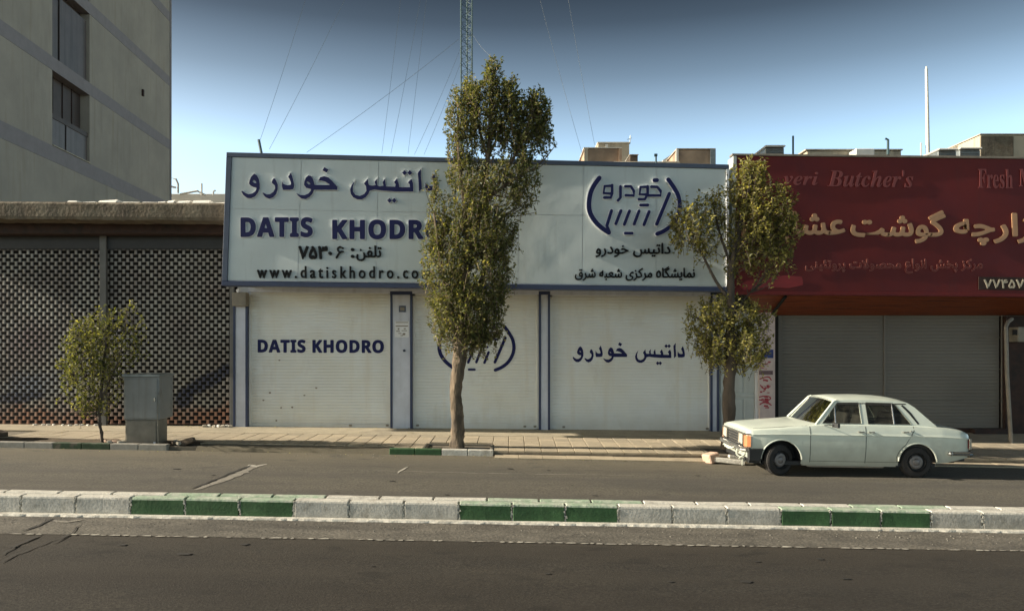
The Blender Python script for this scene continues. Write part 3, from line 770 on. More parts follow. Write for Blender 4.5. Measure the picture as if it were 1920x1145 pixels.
# roller shutters ------------------------------------------------
def slat_curtain(xa, xb, zb0, zt, pitch, D, depth, sl):
    mb = MB(); n = int((zt - zb0) / pitch) + 1; rows = []
    for i in range(n):
        z = zt - (i + 1) * pitch
        for f_, d in ((1.0, 0), (.93, .7), (.5, 1), (.11, .8), (.04, 0)):
            rows.append((z + f_ * pitch, D - depth * d))
    rows = [r_ for r_ in rows if r_[0] > zb0 + .03]
    mb.grid([[(x, y, z) for (z, y) in rows] for x in (xa, xb)][::-1])
    return mb
def shutter(a, b, D, top, label, m=M['shutter'], pitch=.077, guides=True, grp='roller shutters of the white shop', bar=None):
    xa, xb = WX(a, D), WX(b, D); zb = fz(xa); zt = WZ(top, D)
    t = empty('roller_shutter', ((xa + xb) / 2, D, fz((xa + xb) / 2)), label, 'roller shutter', grp)
    slat_curtain(xa + .05, xb - .05, zb, zt, pitch, D + .03, .012, 0).build('slat_curtain', m, t, smooth=False, kind='stuff')
    mb = MB(); mb.box(xa + .05, xb - .05, D - .005, D + .04, zb - .02, zb + .075, sl0=-.0093); mb.build('bottom_rail', bar or m, t, bevel=.006)
    for q in (xa, xb - .055):
        mb = MB(); mb.box(q, q + .055, D - .02, D + .06, zb - .02, zt, sl0=-.0093, sl1=0); mb.build('side_guide', bar or m, t, bevel=.005)
    mb = MB(); mb.box(xa + .055, xb - .055, D - .01, D + .05, zt - .001, zt + .06); mb.build('head_box', bar or m, t)
    return t
sh1 = shutter(467, 733, WD, 552, 'white roller shutter with DATIS KHODRO lettering, left of the three')
sh2 = shutter(774, 1010, WD, 554, 'white roller shutter bearing the blue bracket emblem behind the tall tree')
sh3 = shutter(1031, 1332, WD, 556, 'white roller shutter with blue Persian lettering, right of the three')
DP = WD + .018
put_text('lettering', boldlatin('DATIS KHODRO'), (484, 637, 719, 660), DP, .006, M['letter'], sh1, offset=.03, slope=.004, spacing=1.08)
# locks
for (t, px, py) in ((sh1, 657, 797), (sh1, 726, 797), (sh2, 783, 797), (sh2, 984, 799), (sh2, 1003, 799), (sh3, 1057, 800), (sh3, 1326, 803)):
    mb = MB(); mb.obox(W(px, py, WD - .02), .07, .04, .05); mb.build('lock', M['box'], t, bevel=.008)
# dents and scuffs on shutter 1
for (px, py) in ((524, 675), (593, 727), (571, 741), (506, 736), (494, 750), (548, 763), (527, 764), (518, 788)):
    mb = MB(); c_ = W(px, py, WD + .016); k = 7
    mb.poly([(c_.x + rnd.uniform(.02, .04) * math.cos(i * 6.28 / k), c_.y - .006, c_.z + rnd.uniform(.015, .03) * math.sin(i * 6.28 / k)) for i in range(k)][::-1])
    mb.build('scuff_mark', M['pipe'], sh1)
# traced lettering of the sign (units: photo pixels)
def z1(pts, ox=440, oy=300, k=9.6): return [(ox + x / k, oy + y / k) for x, y in pts]
def dia(cx, cy, r): return [(cx, cy - r), (cx + r, cy), (cx, cy + r), (cx - r, cy)]
VAV = ([(365, 255), (410, 285), (445, 350), (462, 440), (458, 520), (430, 590), (380, 660), (310, 695), (235, 690), (170, 640), (130, 570), (150, 560), (200, 600), (260, 622), (330, 610), (385, 570), (405, 530), (400, 500), (350, 495), (300, 470), (270, 430), (280, 380), (310, 310)], [[(345, 365), (385, 385), (405, 420), (380, 425), (335, 400)]])
RE = ([(720, 335), (755, 375), (785, 450), (785, 530), (755, 620), (700, 680), (630, 705), (560, 670), (510, 600), (530, 595), (590, 628), (650, 620), (710, 580), (740, 520), (735, 470), (680, 420), (690, 370)], [])
DAL = ([(1020, 240), (1045, 300), (1070, 400), (1080, 470), (1065, 530), (1000, 545), (880, 545), (862, 480), (868, 400), (890, 440), (960, 465), (1020, 455), (1025, 420), (1000, 350), (975, 310)], [])
VAV2 = ([(1340, 285), (1390, 300), (1425, 370), (1445, 440), (1435, 540), (1410, 610), (1360, 670), (1280, 712), (1210, 700), (1150, 650), (1120, 605), (1190, 635), (1270, 640), (1340, 610), (1380, 560), (1385, 530), (1300, 510), (1260, 460), (1265, 400), (1290, 330)], [[(1310, 390), (1355, 415), (1375, 445), (1345, 450), (1305, 420)]])
KHE = ([(1425, 455), (1700, 460), (1725, 450), (1640, 400), (1560, 375), (1520, 380), (1550, 320), (1620, 300), (1690, 320), (1760, 380), (1830, 460), (1860, 490), (1855, 545), (1425, 545)], [])
DOT1 = ([(1625, 140), (1695, 180), (1660, 235), (1590, 195)], [])
ALEF = ([(1440, 165), (1435, 300), (1450, 440), (1450, 530), (1400, 575), (1395, 430), (1380, 240)], [])
TIS = ([(1300, 575), (1295, 420), (1265, 350), (1205, 410), (1235, 450), (1240, 500), (1050, 495), (1035, 420), (1005, 345), (955, 405), (985, 450), (975, 490), (810, 480), (800, 420), (790, 345), (750, 410), (765, 470), (700, 480), (650, 465), (645, 400), (650, 345), (605, 400), (625, 460), (560, 470), (505, 460), (490, 420), (480, 350), (415, 430), (450, 480), (460, 560), (420, 620), (340, 655), (260, 635), (215, 570), (215, 480), (240, 400), (200, 450), (165, 540), (180, 620), (220, 680), (290, 715), (370, 715), (440, 680), (490, 620), (520, 555), (600, 540), (760, 560), (1000, 575)], [])
WORD1 = [(z1(a), [z1(h) for h in hs]) for a, hs in (VAV, RE, DAL, VAV2, KHE, DOT1)]
WORD2 = [(z1(a, 640), [z1(h, 640) for h in hs]) for a, hs in (ALEF, TIS)] + [(z1(dia(x, y, 44), 640), []) for x, y in ((1143, 238), (1237, 238), (873, 735), (957, 735))]
WORD2.append((z1([(x + 650, y + 15) for x, y in DAL[0]], 640), []))
# logo strokes: 8.177 zoom of origin (1080,310)
def zl(pts): return [(1080 + x / 8.177, 310 + y / 8.177) for x, y in pts]
def st(pts, wd, sm=False):
    p = zl(pts)
    if sm: p = smooth_line(p, 5)
    return (stroke(p, wd / 8.177), [])
LOGO = [st([(355, 200), (280, 305), (222, 430), (198, 590), (215, 730), (290, 860), (390, 960), (500, 1035)], 68, True), st([(540, 700), (470, 930), (505, 1020)], 48),
        st([(685, 700), (607, 900)], 46), st([(815, 705), (737, 910)], 46), st([(962, 705), (887, 905)], 46), st([(1115, 715), (1037, 915)], 46),
        st([(1425, 440), (1232, 905)], 52), st([(1410, 225), (1490, 340), (1560, 470), (1585, 620), (1560, 760), (1480, 900), (1360, 1000), (1240, 1055)], 62, True),
        st([(985, 615), (1095, 615)], 44), st([(750, 1045), (855, 1045)], 44)]
LOGOT = [st([(545, 320), (435, 325), (420, 430), (545, 440)], 42), st([(550, 310), (550, 440), (530, 500), (430, 500)], 42), st([(678, 330), (678, 500), (640, 545)], 42), st([(755, 330), (835, 328), (882, 400), (882, 470), (760, 465)], 42),
         st([(1090, 335), (985, 340), (970, 450), (1090, 455)], 42), st([(1092, 330), (1092, 455), (1050, 525), (960, 525)], 42), st([(1150, 335), (1240, 338), (1292, 400), (1292, 468), (1095, 468)], 42), st([(1200, 235), (1235, 235)], 62)]
ident = lambda x, y: (x, y)
lg = put_polys('emblem', LOGO, lambda x, y: (820 + (x - 1100) * .826, 695 - (441 - y) * .80), DP, .004, M['letter'], sh2)
put_polys('lettering', LOGOT, lambda x, y: (820 + (x - 1100) * .826, 695 - (441 - y) * .80), DP, .004, M['letter'], sh2)
put_polys('lettering', WORD1, lambda x, y: (1074 + (x - 453.5) * .562, 679 + (y - 374) * .62), DP, .004, M['letter'], sh3, offset=.9)
put_polys('lettering', WORD2, lambda x, y: (1191 + (x - 657) * .568, 679 + (y - 374) * .62), DP, .004, M['letter'], sh3, offset=.8)
# locks of apron and threshold
# junction box at the left end
o = flat('junction_box', 441, 549, 467, 574, WD - .12, .22, M['box'], None, .01); tag(o, 'grey junction box under the left corner of the white sign', 'junction box')
mb = MB(); mb.lathe([(0, .045), (-.05, .045), (-.05, 0)], W(447, 545, WD - .3), n=12); mb.build('cable_gland', M['white'], o)

# ------------------------------------------------------------------ the white sign
SD = 17.6
def spx(u, v):                           # sign corner interpolation -> photo pixel
    t = (427 + (1366 - 427) * u, 287 + (310 - 287) * u); b = (418 + (1366 - 418) * u, 536 + (547 - 536) * u)
    return t[0] + (b[0] - t[0]) * v, t[1] + (b[1] - t[1]) * v
def sw(u, v, d=0):
    px, py = spx(u, v); p = W(px, py, SD); return Vector((p.x, SD - d, p.z))
sg = empty('shop_sign', sw(.5, 1), 'wide white sheet metal sign with blue trim and raised DATIS KHODRO letters', 'sign')
def sbox(name, u0, u1, v0, v1, d0, d1, m, bevel=0):
    mb = MB(); mb.hexa([sw(u0, v1, d1), sw(u1, v1, d1), sw(u1, v1, d0), sw(u0, v1, d0), sw(u0, v0, d1), sw(u1, v0, d1), sw(u1, v0, d0), sw(u0, v0, d0)])
    return mb.build(name, m, sg, bevel=bevel)
us = [0.008, .148, .302, .455, .583, .71, .856, .994]; vs = [.028, .42, .955]
for i in range(7):
    for j in range(2):
        u0, u1, v0, v1 = us[i] + .0005, us[i + 1] - .0005, vs[j] + .002, vs[j + 1] - .002
        P = []; n = 12; a1, a2, p1, p2 = rnd.uniform(-.006, .008), rnd.uniform(-.005, .005), rnd.uniform(0, 6), rnd.uniform(0, 6)
        for a in range(n + 1):
            row = []
            for b in range(n + 1):
                s, t = a / n, b / n; e = math.sin(math.pi * s) * math.sin(math.pi * t)
                d = .02 + e * (a1 + a2 * math.sin(5 * s + 4 * t + p1) + .0025 * math.sin(11 * s - 8 * t + p2) + .0015 * math.sin(17 * t + 13 * s + p1))
                row.append(sw(u0 + (u1 - u0) * s, v0 + (v1 - v0) * t, d))
            P.append(row)
        mb = MB(); mb.grid([r_[::-1] for r_ in P]); mb.build('panel', M['sheet'], sg, smooth=True)
sbox('backing', .004, .996, .02, .96, -1.6, .008, M['white'])
sbox('top_trim', -.001, 1.0, -.002, .032, -.3, .06, M['navytop'], .008)
sbox('bottom_trim', -.001, 1.0, .963, 1.0, -.3, .06, M['navy'], .008)
sbox('side_trim', -.001, .0095, .0325, .9625, -.3, .058, M['navytop'], .006)
sbox('side_trim', .994, 1.0, .0325, .9625, -.3, .058, M['white'], .006)
SF = SD - .022
TH, TB = .05, .036
put_polys('raised_letter_backing', WORD1, ident, SF, TB, M['letterback'], sg, offset=.9)
put_polys('raised_letter', WORD1, ident, SF, TH, M['letter'], sg, off0=TB + .001)
put_polys('raised_letter_backing', WORD2, ident, SF, TB, M['letterback'], sg, offset=.9)
put_polys('raised_letter', WORD2, ident, SF, TH, M['letter'], sg, off0=TB + .001)
for (s_, bx) in (('DATIS', (453.5, 409, 586, 444)), ('KHODRO', (625, 413.5, 829, 448))):
    put_text('raised_letter_backing', boldlatin(s_), bx, SF, TB, M['letterback'], sg, offset=.060, off0=0, spacing=1.10)
    put_text('raised_letter', boldlatin(s_), bx, SF, TH, M['letter'], sg, offset=.028, off0=TB + .001, spacing=1.10)
put_text('raised_letter', '۷۵۳۰', (561, 462, 622, 485), SF, .05, M['black'], sg, offset=.03)
zq = lambda pts: [(410 + x / 3.948, 270 + y / 3.948) for x, y in pts]
SIX = [(stroke(smooth_line(zq([(922, 772), (900, 762), (884, 774), (890, 796), (922, 796)]), 4), 2.6), []), (stroke(smooth_line(zq([(912, 796), (892, 812), (874, 842)]), 4), 3.0), [])]
put_polys('six_numeral', SIX, lambda x, y: (x, y), SF, .05, M['black'], sg)
put_text('raised_letter', ':', (659, 466, 664, 483), SF, .05, M['black'], sg, offset=.02, ref=.02)
put_text('raised_letter', shape('تلفن'), (669, 461, 715, 489), SF, .05, M['black'], sg, offset=.018, ref=.018)
put_text('raised_letter', 'www.datiskhodro.com', (483, 499, 808, 521), SF, .05, M['black'], sg, offset=.012, spacing=1.45, ref=.012, slope=.004)
put_polys('raised_emblem_backing', LOGO, ident, SF, TB, M['letterback'], sg, offset=1.3)
put_polys('raised_emblem', LOGO, ident, SF, TH, M['letter'], sg, off0=TB + .001)
put_polys('raised_emblem_backing', LOGOT, ident, SF, TB, M['letterback'], sg, offset=1.1)
put_polys('raised_emblem', LOGOT, ident, SF, TH, M['letter'], sg, off0=TB + .001)
put_text('raised_letter', shape('داتیس خودرو'), (1117, 456, 1256, 482), SF, .05, M['black'], sg, offset=.016, ref=.016)
put_text('raised_letter', shape('نمایشگاه مرکزی شعبه شرق'), (1078, 500, 1302, 526), SF, .05, M['black'], sg, offset=.016, ref=.016)
# short stub of pipe on top of the sign
mb = MB(); mb.tube([W(491, 292, 18.4), W(485, 262, 18.4)], .035, 8); tag(mb.build('pipe_stub', M['mast']), 'short dark pipe standing on the left end of the white sign', 'pipe')

# ------------------------------------------------------------------ white door and poster between the shops
bd2 = empty('white_side_door', (WX(1382, WD), WD, fz(5.8)), 'white metal door behind the second tree, right of the third shutter', 'door')
mb = MB(); mb.box(WX(1347, WD), WX(1420, WD), WD - .03, WD + .1, fz(5.4) - .1, WZ(553, WD)); mb.build('door_frame', M['door'], bd2)
for (a, b, c_, d_) in ((1375, 1392, 560, 735), (1395, 1414, 560, 735), (1375, 1392, 748, 806), (1395, 1414, 748, 806), (1350, 1369, 560, 735), (1350, 1369, 748, 806)):
    flat('door_panel', a, c_, b, d_, WD - .031, .02, M['door'], bd2, .008)
flat('mid_rail', 1348.5, 738, 1420, 744, WD - .031, .035, M['door'], bd2, .004)
flat('door_post', 1414.5, 553, 1421, 808, WD - .031, .06, M['white'], bd2, .004)
pc = empty('poster_column', (WX(1436, WD), WD - .2, fz(6.4)), 'narrow column pasted with red, white and blue posters', 'column')
flat('column_body', 1421.5, 553, 1451, 812, WD - .05, .10, M['poster'], pc, .01)
PD = WD - .152
flat('poster', 1423, 655, 1450, 671, PD, .006, M['posterblue'], pc)
flat('poster', 1423, 671.5, 1450, 694, PD, .006, M['poster'], pc)
flat('poster', 1423, 694.5, 1449, 702, PD, .006, M['posterdark'], pc)
flat('poster', 1423, 702.5, 1448, 738, PD, .006, M['poster'], pc)
flat('poster', 1423, 738.5, 1449, 765, PD, .006, M['poster'], pc)
mb = MB()
for i in range(34):
    px = rnd.uniform(1424, 1440); py = rnd.choice([rnd.uniform(675, 692), rnd.uniform(704, 735), rnd.uniform(740, 763)])
    w_ = rnd.uniform(3, 8); h_ = rnd.uniform(1, 3.2)
    mb.poly([W(px, py + h_, PD - .0075 - i * .0002), W(px + w_, py + h_ + rnd.uniform(-1, 1), PD - .0075 - i * .0002), W(px + w_ + .5, py, PD - .0075 - i * .0002), W(px + .6, py + rnd.uniform(-1, 1), PD - .0075 - i * .0002)])
mb.build('poster_print', M['posterred'], pc, kind='stuff')
for pts in ([(1424, 744), (1430, 742.5), (1440, 742.5), (1445, 746), (1440, 750), (1430, 750.5), (1424, 749)], [(1425, 758), (1434, 753), (1446, 759)], [(1425, 710), (1440, 706), (1446, 712)], [(1426, 722), (1432, 728), (1444, 724)]):
    mb = MB(); q = stroke(smooth_line(pts, 3), 2.2)
    v, f = poly_geo([(q, [])]); ex = extrude_flat(v, f, lambda x, y, t: tuple(W(x, -y, PD - .012 - t)), 0, .003); ex.build('poster_print', M['posterred'], pc)

# ------------------------------------------------------------------ butcher's shop
bt = empty('butcher_shop', (WX(1660, WD), WD, fz(9)), 'butcher shop with dark wall and orange soffit behind the parked car', 'building')
XR = WX(2060, WD)
mb = MB(); mb.box(WX(1451.5, WD), XR, WD + .25, WD + 10, -.5, WZ(322, WD)); mb.build('wall', M['steelsh'], bt)
mb = MB(); mb.box(WX(1451.5, WD), WX(1458, WD), WD - .06, WD + .24, -.3, WZ(592, WD)); mb.build('pier', M['dark'], bt)
mb = MB(); mb.box(WX(1885, WD), XR, WD - .02, WD + .24, -.4, WZ(592, WD)); mb.build('side_wall', M['rustbox'], bt)
mb = MB(); mb.box(WX(1822, WD), WX(1886, WD), WD - .12, WD + .2, -.3, WZ(803, WD)); mb.build('plinth', M['rustbox'], bt, bevel=.01)
mb = MB(); mb.box(WX(1450, WD), WX(1886, WD), WD - .10, WD + .24, -.3, WZ(817, WD)); mb.build('sill', M['cablow'], bt, bevel=.01)
shb = empty('roller_shutter', (WX(1660, WD), WD + .1, 0), 'dull grey ribbed roller shutter behind the parked white car', 'roller shutter')
slat_curtain(WX(1458, WD), WX(1880, WD), WZ(815, WD), WZ(590, WD), .085, WD + .16, .012, 0).build('slat_curtain', M['steelsh'], shb, kind='stuff')
for px in (1458, 1656, 1876):
    flat('guide_rail', px, 590, px + (4 if px == 1656 else 7), 815, WD + .15, .035, M['steelsh'], shb, .006)
for py in (632, 691, 750): flat('lock_bar', 1465, py, 1875, py + 1.2, WD + .145, .008, M['cablow'], shb)
mb = MB(); mb.box(WX(1458, WD), WX(1880, WD), WD + .08, WD + .17, WZ(815, WD), WZ(803, WD)); mb.build('bottom_rail', M['rustbox'], shb, bevel=.008)
# sloping plank soffit: planks are parts
RB = 17.75
for i in range(9):
    a, b = i / 9, (i + .93) / 9
    def q(px, t):
        D = RB + (WD + .12 - RB) * t; z0 = WZ(552 + (px - 1372) * .008, RB); z1_ = WZ(591, WD)
        return Vector((WX(px, RB) + 0, D, z0 + (z1_ - z0) * t))
    mb = MB(); x0_, x1_ = WX(1400 + 50 * a, RB), XR; A = [q(1400 + 60 * a, a), q(2060, a), q(2060, b), q(1400 + 60 * b, b)]
    up = Vector((0, .02, .03)); mb.hexa([*A, *[p + up for p in A]]); mb.build('soffit_plank', M['wood'], bt, bevel=.004)
mb = MB()
mb.hexa([(WX(1400, RB), RB, WZ(552, RB) + .05), (XR, RB, WZ(556, RB) + .05), (XR, WD + .2, WZ(591, WD) + .06), (WX(1400, RB), WD + .2, WZ(591, WD) + .06),
         (WX(1400, RB), RB, WZ(552, RB) + .15), (XR, RB, WZ(556, RB) + .15), (XR, WD + .2, WZ(556, RB) + .15), (WX(1400, RB), WD + .2, WZ(556, RB) + .15)])
mb.build('soffit_backing', M['dark'], bt)
for (px, t) in ((1582, .55), (1810, .55)):
    D = RB + 1.65 * t; mb = MB(); mb.lathe([(0, .05), (-.025, .05), (-.04, .02), (-.04, 0)], (WX(px, D), D, WZ(571, D)), axis='z', n=14); mb.build('soffit_lamp', M['gold'], bt)
mb = MB()
A = W(1473, 556, RB); B = W(1448, 588, WD - .3); mb.tube([A, B], .04, 6); mb.build('brace', M['dark'], bt)
# the banner
RD = 17.6
def rx(px): return px
rs = empty('banner_sign', W(1650, 550, RD), "dark red banner sign of the butcher with gold Persian lettering", 'sign')
mb = MB()
TLp, TRp, BRp, BLp = (1380, 292), (2060, 300), (2060, 553), (1375, 547)
n = 40; P = []
for i in range(n + 1):
    s = i / n; row = []
    for j in range(13):
        t = j / 12
        px = (TLp[0] + (TRp[0] - TLp[0]) * s) * (1 - t) + (BLp[0] + (BRp[0] - BLp[0]) * s) * t
        py = (TLp[1] + (TRp[1] - TLp[1]) * s) * (1 - t) + (BLp[1] + (BRp[1] - BLp[1]) * s) * t
        p = W(px, py, RD); p.y -= .010 * math.sin(9 * s + 5 * t) * math.sin(math.pi * t) + .006 * math.sin(23 * s - 9 * t) * math.sin(math.pi * t)
        row.append(p)
    P.append(row[::-1])
mb.grid(P); mb.build('banner_cloth', M['red'], rs, smooth=True)
def rbox(name, pts, d0, d1, m, bevel=0):
    mb = MB(); a = [W(px, py, RD) for px, py in pts]     # bl br tr tl
    f_ = lambda p, d: (p.x, RD - d, p.z)
    mb.hexa([f_(a[0], d1), f_(a[1], d1), f_(a[1], d0), f_(a[0], d0), f_(a[3], d1), f_(a[2], d1), f_(a[2], d0), f_(a[3], d0)]); return mb.build(name, m, rs, bevel=bevel)
rbox('frame_back', [(1377, 545), (2060, 551), (2060, 303), (1381, 295)], -1.5, -.03, M['rustbox'])
rbox('top_edge', [(1372, 292), (2060, 300), (2060, 296), (1372, 288.5)], -.2, .04, M['pipe'], .004)
rbox('bottom_edge', [(1374, 552), (2060, 558), (2060, 552.5), (1374, 546.5)], -.1, .035, M['brickf'] if False else M['red'], .004)
rbox('side_edge', [(1371, 552), (1375.5, 552), (1380.5, 293), (1374, 293)], -.4, .035, M['door'], .004)
mb = MB(); q_ = [(1470, 516), (1503, 518), (1505, 524), (1506, 534), (1480, 540), (1440, 538), (1395, 544), (1385, 535), (1400, 526), (1440, 520)]
v, f = poly_geo([(q_, [])]); extrude_flat(v, f, lambda x, y, t: tuple(W(x, -y, RD - .016 - t)), 0, .002).build('red_patch', M['brightred'], rs)
RF = RD - .014
put_text('title_lettering', serif("veri"), (1470, 322, 1534, 347), RF, .008, M['pinkfaint'], rs, offset=.004, ref=.004, slope=.01)
put_text('title_lettering', serif("Butcher's"), (1552, 318, 1712, 350), RF, .008, M['pinkfaint'], rs, offset=.004, ref=.004, slope=.012)
put_text('title_lettering', serif("Fresh", False), (1834, 317, 1899, 353), RF, .008, M['pinkfaint'], rs, offset=.004, ref=.004, slope=.012)
put_text('title_lettering', serif("Meat", False), (1911, 317, 1970, 350), RF, .008, M['pinkfaint'], rs, offset=.004, ref=.004, slope=.012)
put_text('gold_letter', shape('عشایری'), (1392, 398, 1583, 452), RF, .02, M['gold'], rs, offset=.028, ref=.028)
put_text('gold_letter', shape('گوشت'), (1596, 396, 1771, 455), RF, .02, M['gold'], rs, offset=.028, ref=.028)
put_text('gold_letter', shape('بازارچه'), (1789, 401, 1975, 459), RF, .02, M['gold'], rs, offset=.028, ref=.028)
put_text('outline_lettering', shape('مرکز پخش انواع محصولات پروتئینی'), (1510, 486, 1842, 512), RF, .006, M['pinkline'], rs, offset=.020, ref=.0)
put_text('outline_lettering_fill', shape('مرکز پخش انواع محصولات پروتئینی'), (1510, 486, 1842, 512), RF - .007, .004, M['red'], rs, offset=-.008, ref=.0)
rbox('number_ground', [(1834, 543), (2000, 545), (2000, 521), (1834, 519)], .010, .022, M['rustbox'])
put_text('number_lettering', '۷۷۴۵۷', (1845, 524, 1920, 540), RF - .01, .008, M['farwall'], rs, offset=.02, ref=.02)
# pipe, meter box
mb = MB(); mb.tube([W(1896, 836, 17.9), W(1888, 700, 17.9), W(1886, 612, 17.9), W(1890, 603, 18.0), W(1897, 598, 18.4)], .045, 10)
tag(mb.build('drain_pipe', M['pipe'], smooth=True), 'leaning grey pipe in front of the right end of the butcher shutter', 'pipe')
mb = MB(); mb.box(WX(1894, 19.2), WX(1911, 19.2), 18.9, 19.27, WZ(641, 19.2), WZ(613, 19.2)); o = mb.build('meter_box', M['box'], bevel=.02); tag(o, 'small rounded meter box on the wall beside the leaning pipe', 'meter box')
flat('meter_window', 1898, 618, 1907, 628, 18.9, .006, M['dark'], o)

# ------------------------------------------------------------------ left shop: grille under a concrete canopy
ls = empty('grille_shop', (WX(200, WD), WD, swz(-10, WD)), 'shut shop with perforated metal grille under a weathered concrete canopy', 'building')
XL = WX(-160, WD)
mb = MB(); n = 60; x0, x1 = WX(-180, 18.2), WX(424, 18.2); zt0, zb0 = WZ(376, 18.2), WZ(409, 18.2)
sec = []
for i in range(n + 1):
    x = x0 + (x1 - x0) * i / n; j_ = .003 * math.sin(i * .9); k_ = rnd.uniform(-.014, .008)
    sl = -.012 * (x - x0) * .6
    sec.append([(x, 22.5, zb0 + sl), (x, 18.2, zb0 + sl + k_), (x, 18.18 + j_, zb0 + sl + .07), (x, 18.19 + j_, zt0 + sl - .05 + k_ * .5), (x, 18.23, zt0 + sl + k_ * .4), (x, 22.5, zt0 + sl)])
mb.grid(sec); mb.poly(sec[0]); mb.poly(sec[-1][::-1]); mb.build('canopy', M['concrete'], ls, recalc=True)
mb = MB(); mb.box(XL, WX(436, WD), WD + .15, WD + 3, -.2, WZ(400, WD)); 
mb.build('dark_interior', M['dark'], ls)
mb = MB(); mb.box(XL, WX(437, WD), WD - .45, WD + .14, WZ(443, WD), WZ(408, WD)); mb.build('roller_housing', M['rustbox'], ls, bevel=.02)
mb = MB(); mb.box(XL, WX(437, WD), WD - .05, WD + .0, WZ(467, WD), WZ(443, WD) - .002); mb.build('shade_panel', M['carblack'], ls)  # dark panel put in for the shade under the canopy
mb = MB(); mb.box(XL, WX(440, WD), WD - .05, WD + .14, -.1, swz(-10, WD) + .03, sl0=-.0093); mb.build('threshold', M['rubbledark'], ls, bevel=.01)
for (a, b) in ((190, 202), (433, 441)):
    flat('grille_post', a, 440, b, 799, WD - .02, .09, M['postgrey'], ls, .006)
pw, ph = 15.0 * WD / F, 7.22 * WD / F
z00 = swz(-10, WD) + .04
def grille(xa, xb, zt):
    mb = MB(); nrow = int((zt - z00) / ph)
    for r in range(nrow + 1):
        z = z00 + r * ph; h = .030
        sag = rnd.uniform(-.003, .003)
        # rounded rail
        prof = [(0, z - h / 2), (-.004, z - h / 2 + .006), (-.006, z), (-.004, z + h / 2 - .006), (0, z + h / 2)]
        mb.grid([[(x, WD + .01 + y, zz + sag) for y, zz in prof] for x in (xa, xb)][::-1], 1)
        off = (r % 2) * pw / 2; x = xa + (off if off else 0) - pw / 2
        if r == nrow: break
        while x < xb:
            a, b = max(xa, x - .034), min(xb, x + .034)
            if b > a + .01:
                q0, q1 = z - h * .22 + sag, z + ph + h * .22
                mb.grid([[(xx, yy, zz) for zz in (q0, (q0 + q1) / 2, q1)] for xx, yy in ((a, WD + .002), ((a + b) / 2 - .018, WD - .004), ((a + b) / 2 + .018, WD - .004), (b, WD + .002))][::-1])
            x += pw
    return mb
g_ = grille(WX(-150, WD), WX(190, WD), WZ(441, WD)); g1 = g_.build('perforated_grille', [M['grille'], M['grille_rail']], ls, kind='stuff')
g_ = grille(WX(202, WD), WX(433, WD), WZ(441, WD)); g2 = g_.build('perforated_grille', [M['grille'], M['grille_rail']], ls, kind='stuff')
# pale sheets and rubble lying on the canopy edge
x = WX(130, 18.5); RI = 0
ORDS = ['first', 'second', 'third', 'fourth', 'fifth', 'sixth', 'seventh', 'eighth', 'ninth', 'tenth', 'eleventh', 'twelfth', 'thirteenth', 'fourteenth', 'fifteenth', 'sixteenth']
while x < WX(415, 18.5):
    RN = ORDS[min(RI, 15)]; l = rnd.uniform(.1, .5); h = rnd.uniform(.05, .11)
    zc = WZ(376, 18.2) - .0072 * (x - x0) - .02
    mb = MB(); j = [rnd.uniform(-.02, .03) for _ in range(8)]
    mb.hexa([(x, 18.30 + j[0], zc), (x + l, 18.30 + j[1], zc), (x + l, 18.8, zc), (x, 18.8, zc), (x + j[4], 18.45, zc + h + j[2] * .6), (x + l + j[5], 18.42, zc + h + j[3] * .6), (x + l, 18.75, zc + h), (x, 18.75, zc + h)])
    o = mb.build('roof_rubble', M['farwhite']); tag(o, str(RN) + ' pale broken chunk from the left on the concrete canopy edge', 'rubble', 'pale rubble along the canopy edge'); RI += 1; x += l + rnd.uniform(.0, .12)

# ------------------------------------------------------------------ tall building at the left
mB = -.0786; X0B = -14.57
DB = lambda px: X0B / ((px - 960) / F - mB)
dl = math.sqrt(1 + mB * mB)
tb = empty('apartment_block', (X0B + mB * 24, 24, 0), 'tall beige apartment block with grey floor bands at the left edge', 'building', rot=(0, 0, math.atan(-mB)))
tb.rotation_euler = (0, 0, -math.atan(mB)); bpy.context.view_layer.update()
LOCAL[0] = True
sB = lambda px: (DB(px) - 24) * dl
s0, s1, s2, s3 = -3.0, sB(98), sB(168), sB(320)
def lb(name, x0, x1, y0, y1, z0, z1, m, parent=tb, bevel=0):
    mb = MB(); mb.box(x0, x1, y0, y1, z0, z1); return mb.build(name, m, parent, bevel=bevel)
lb('body', -12, -.42, s0, s3 - .01, 2, 23, M['plaster'])
tops = [9.53, 12.77, 16.0, 19.3, 22.5]
th_ = [.57, .50, .48, .48, .48]
zprev = 2
for t_, h_ in zip(tops, th_):
    for (a, b) in ((s0, s1), (s2, s3)):
        lb('wall_panel', -.419, 0, a, b, zprev, t_ - h_, M['plaster'])
    lb('floor_band', -.418, .010, s0, s3 + .02, t_ - h_ + .002, t_ - .002, M['band'])
    zprev = t_
lb('wall_panel', -.419, 0, s1, s2, 2, tops[0] - th_[0], M['plaster'])
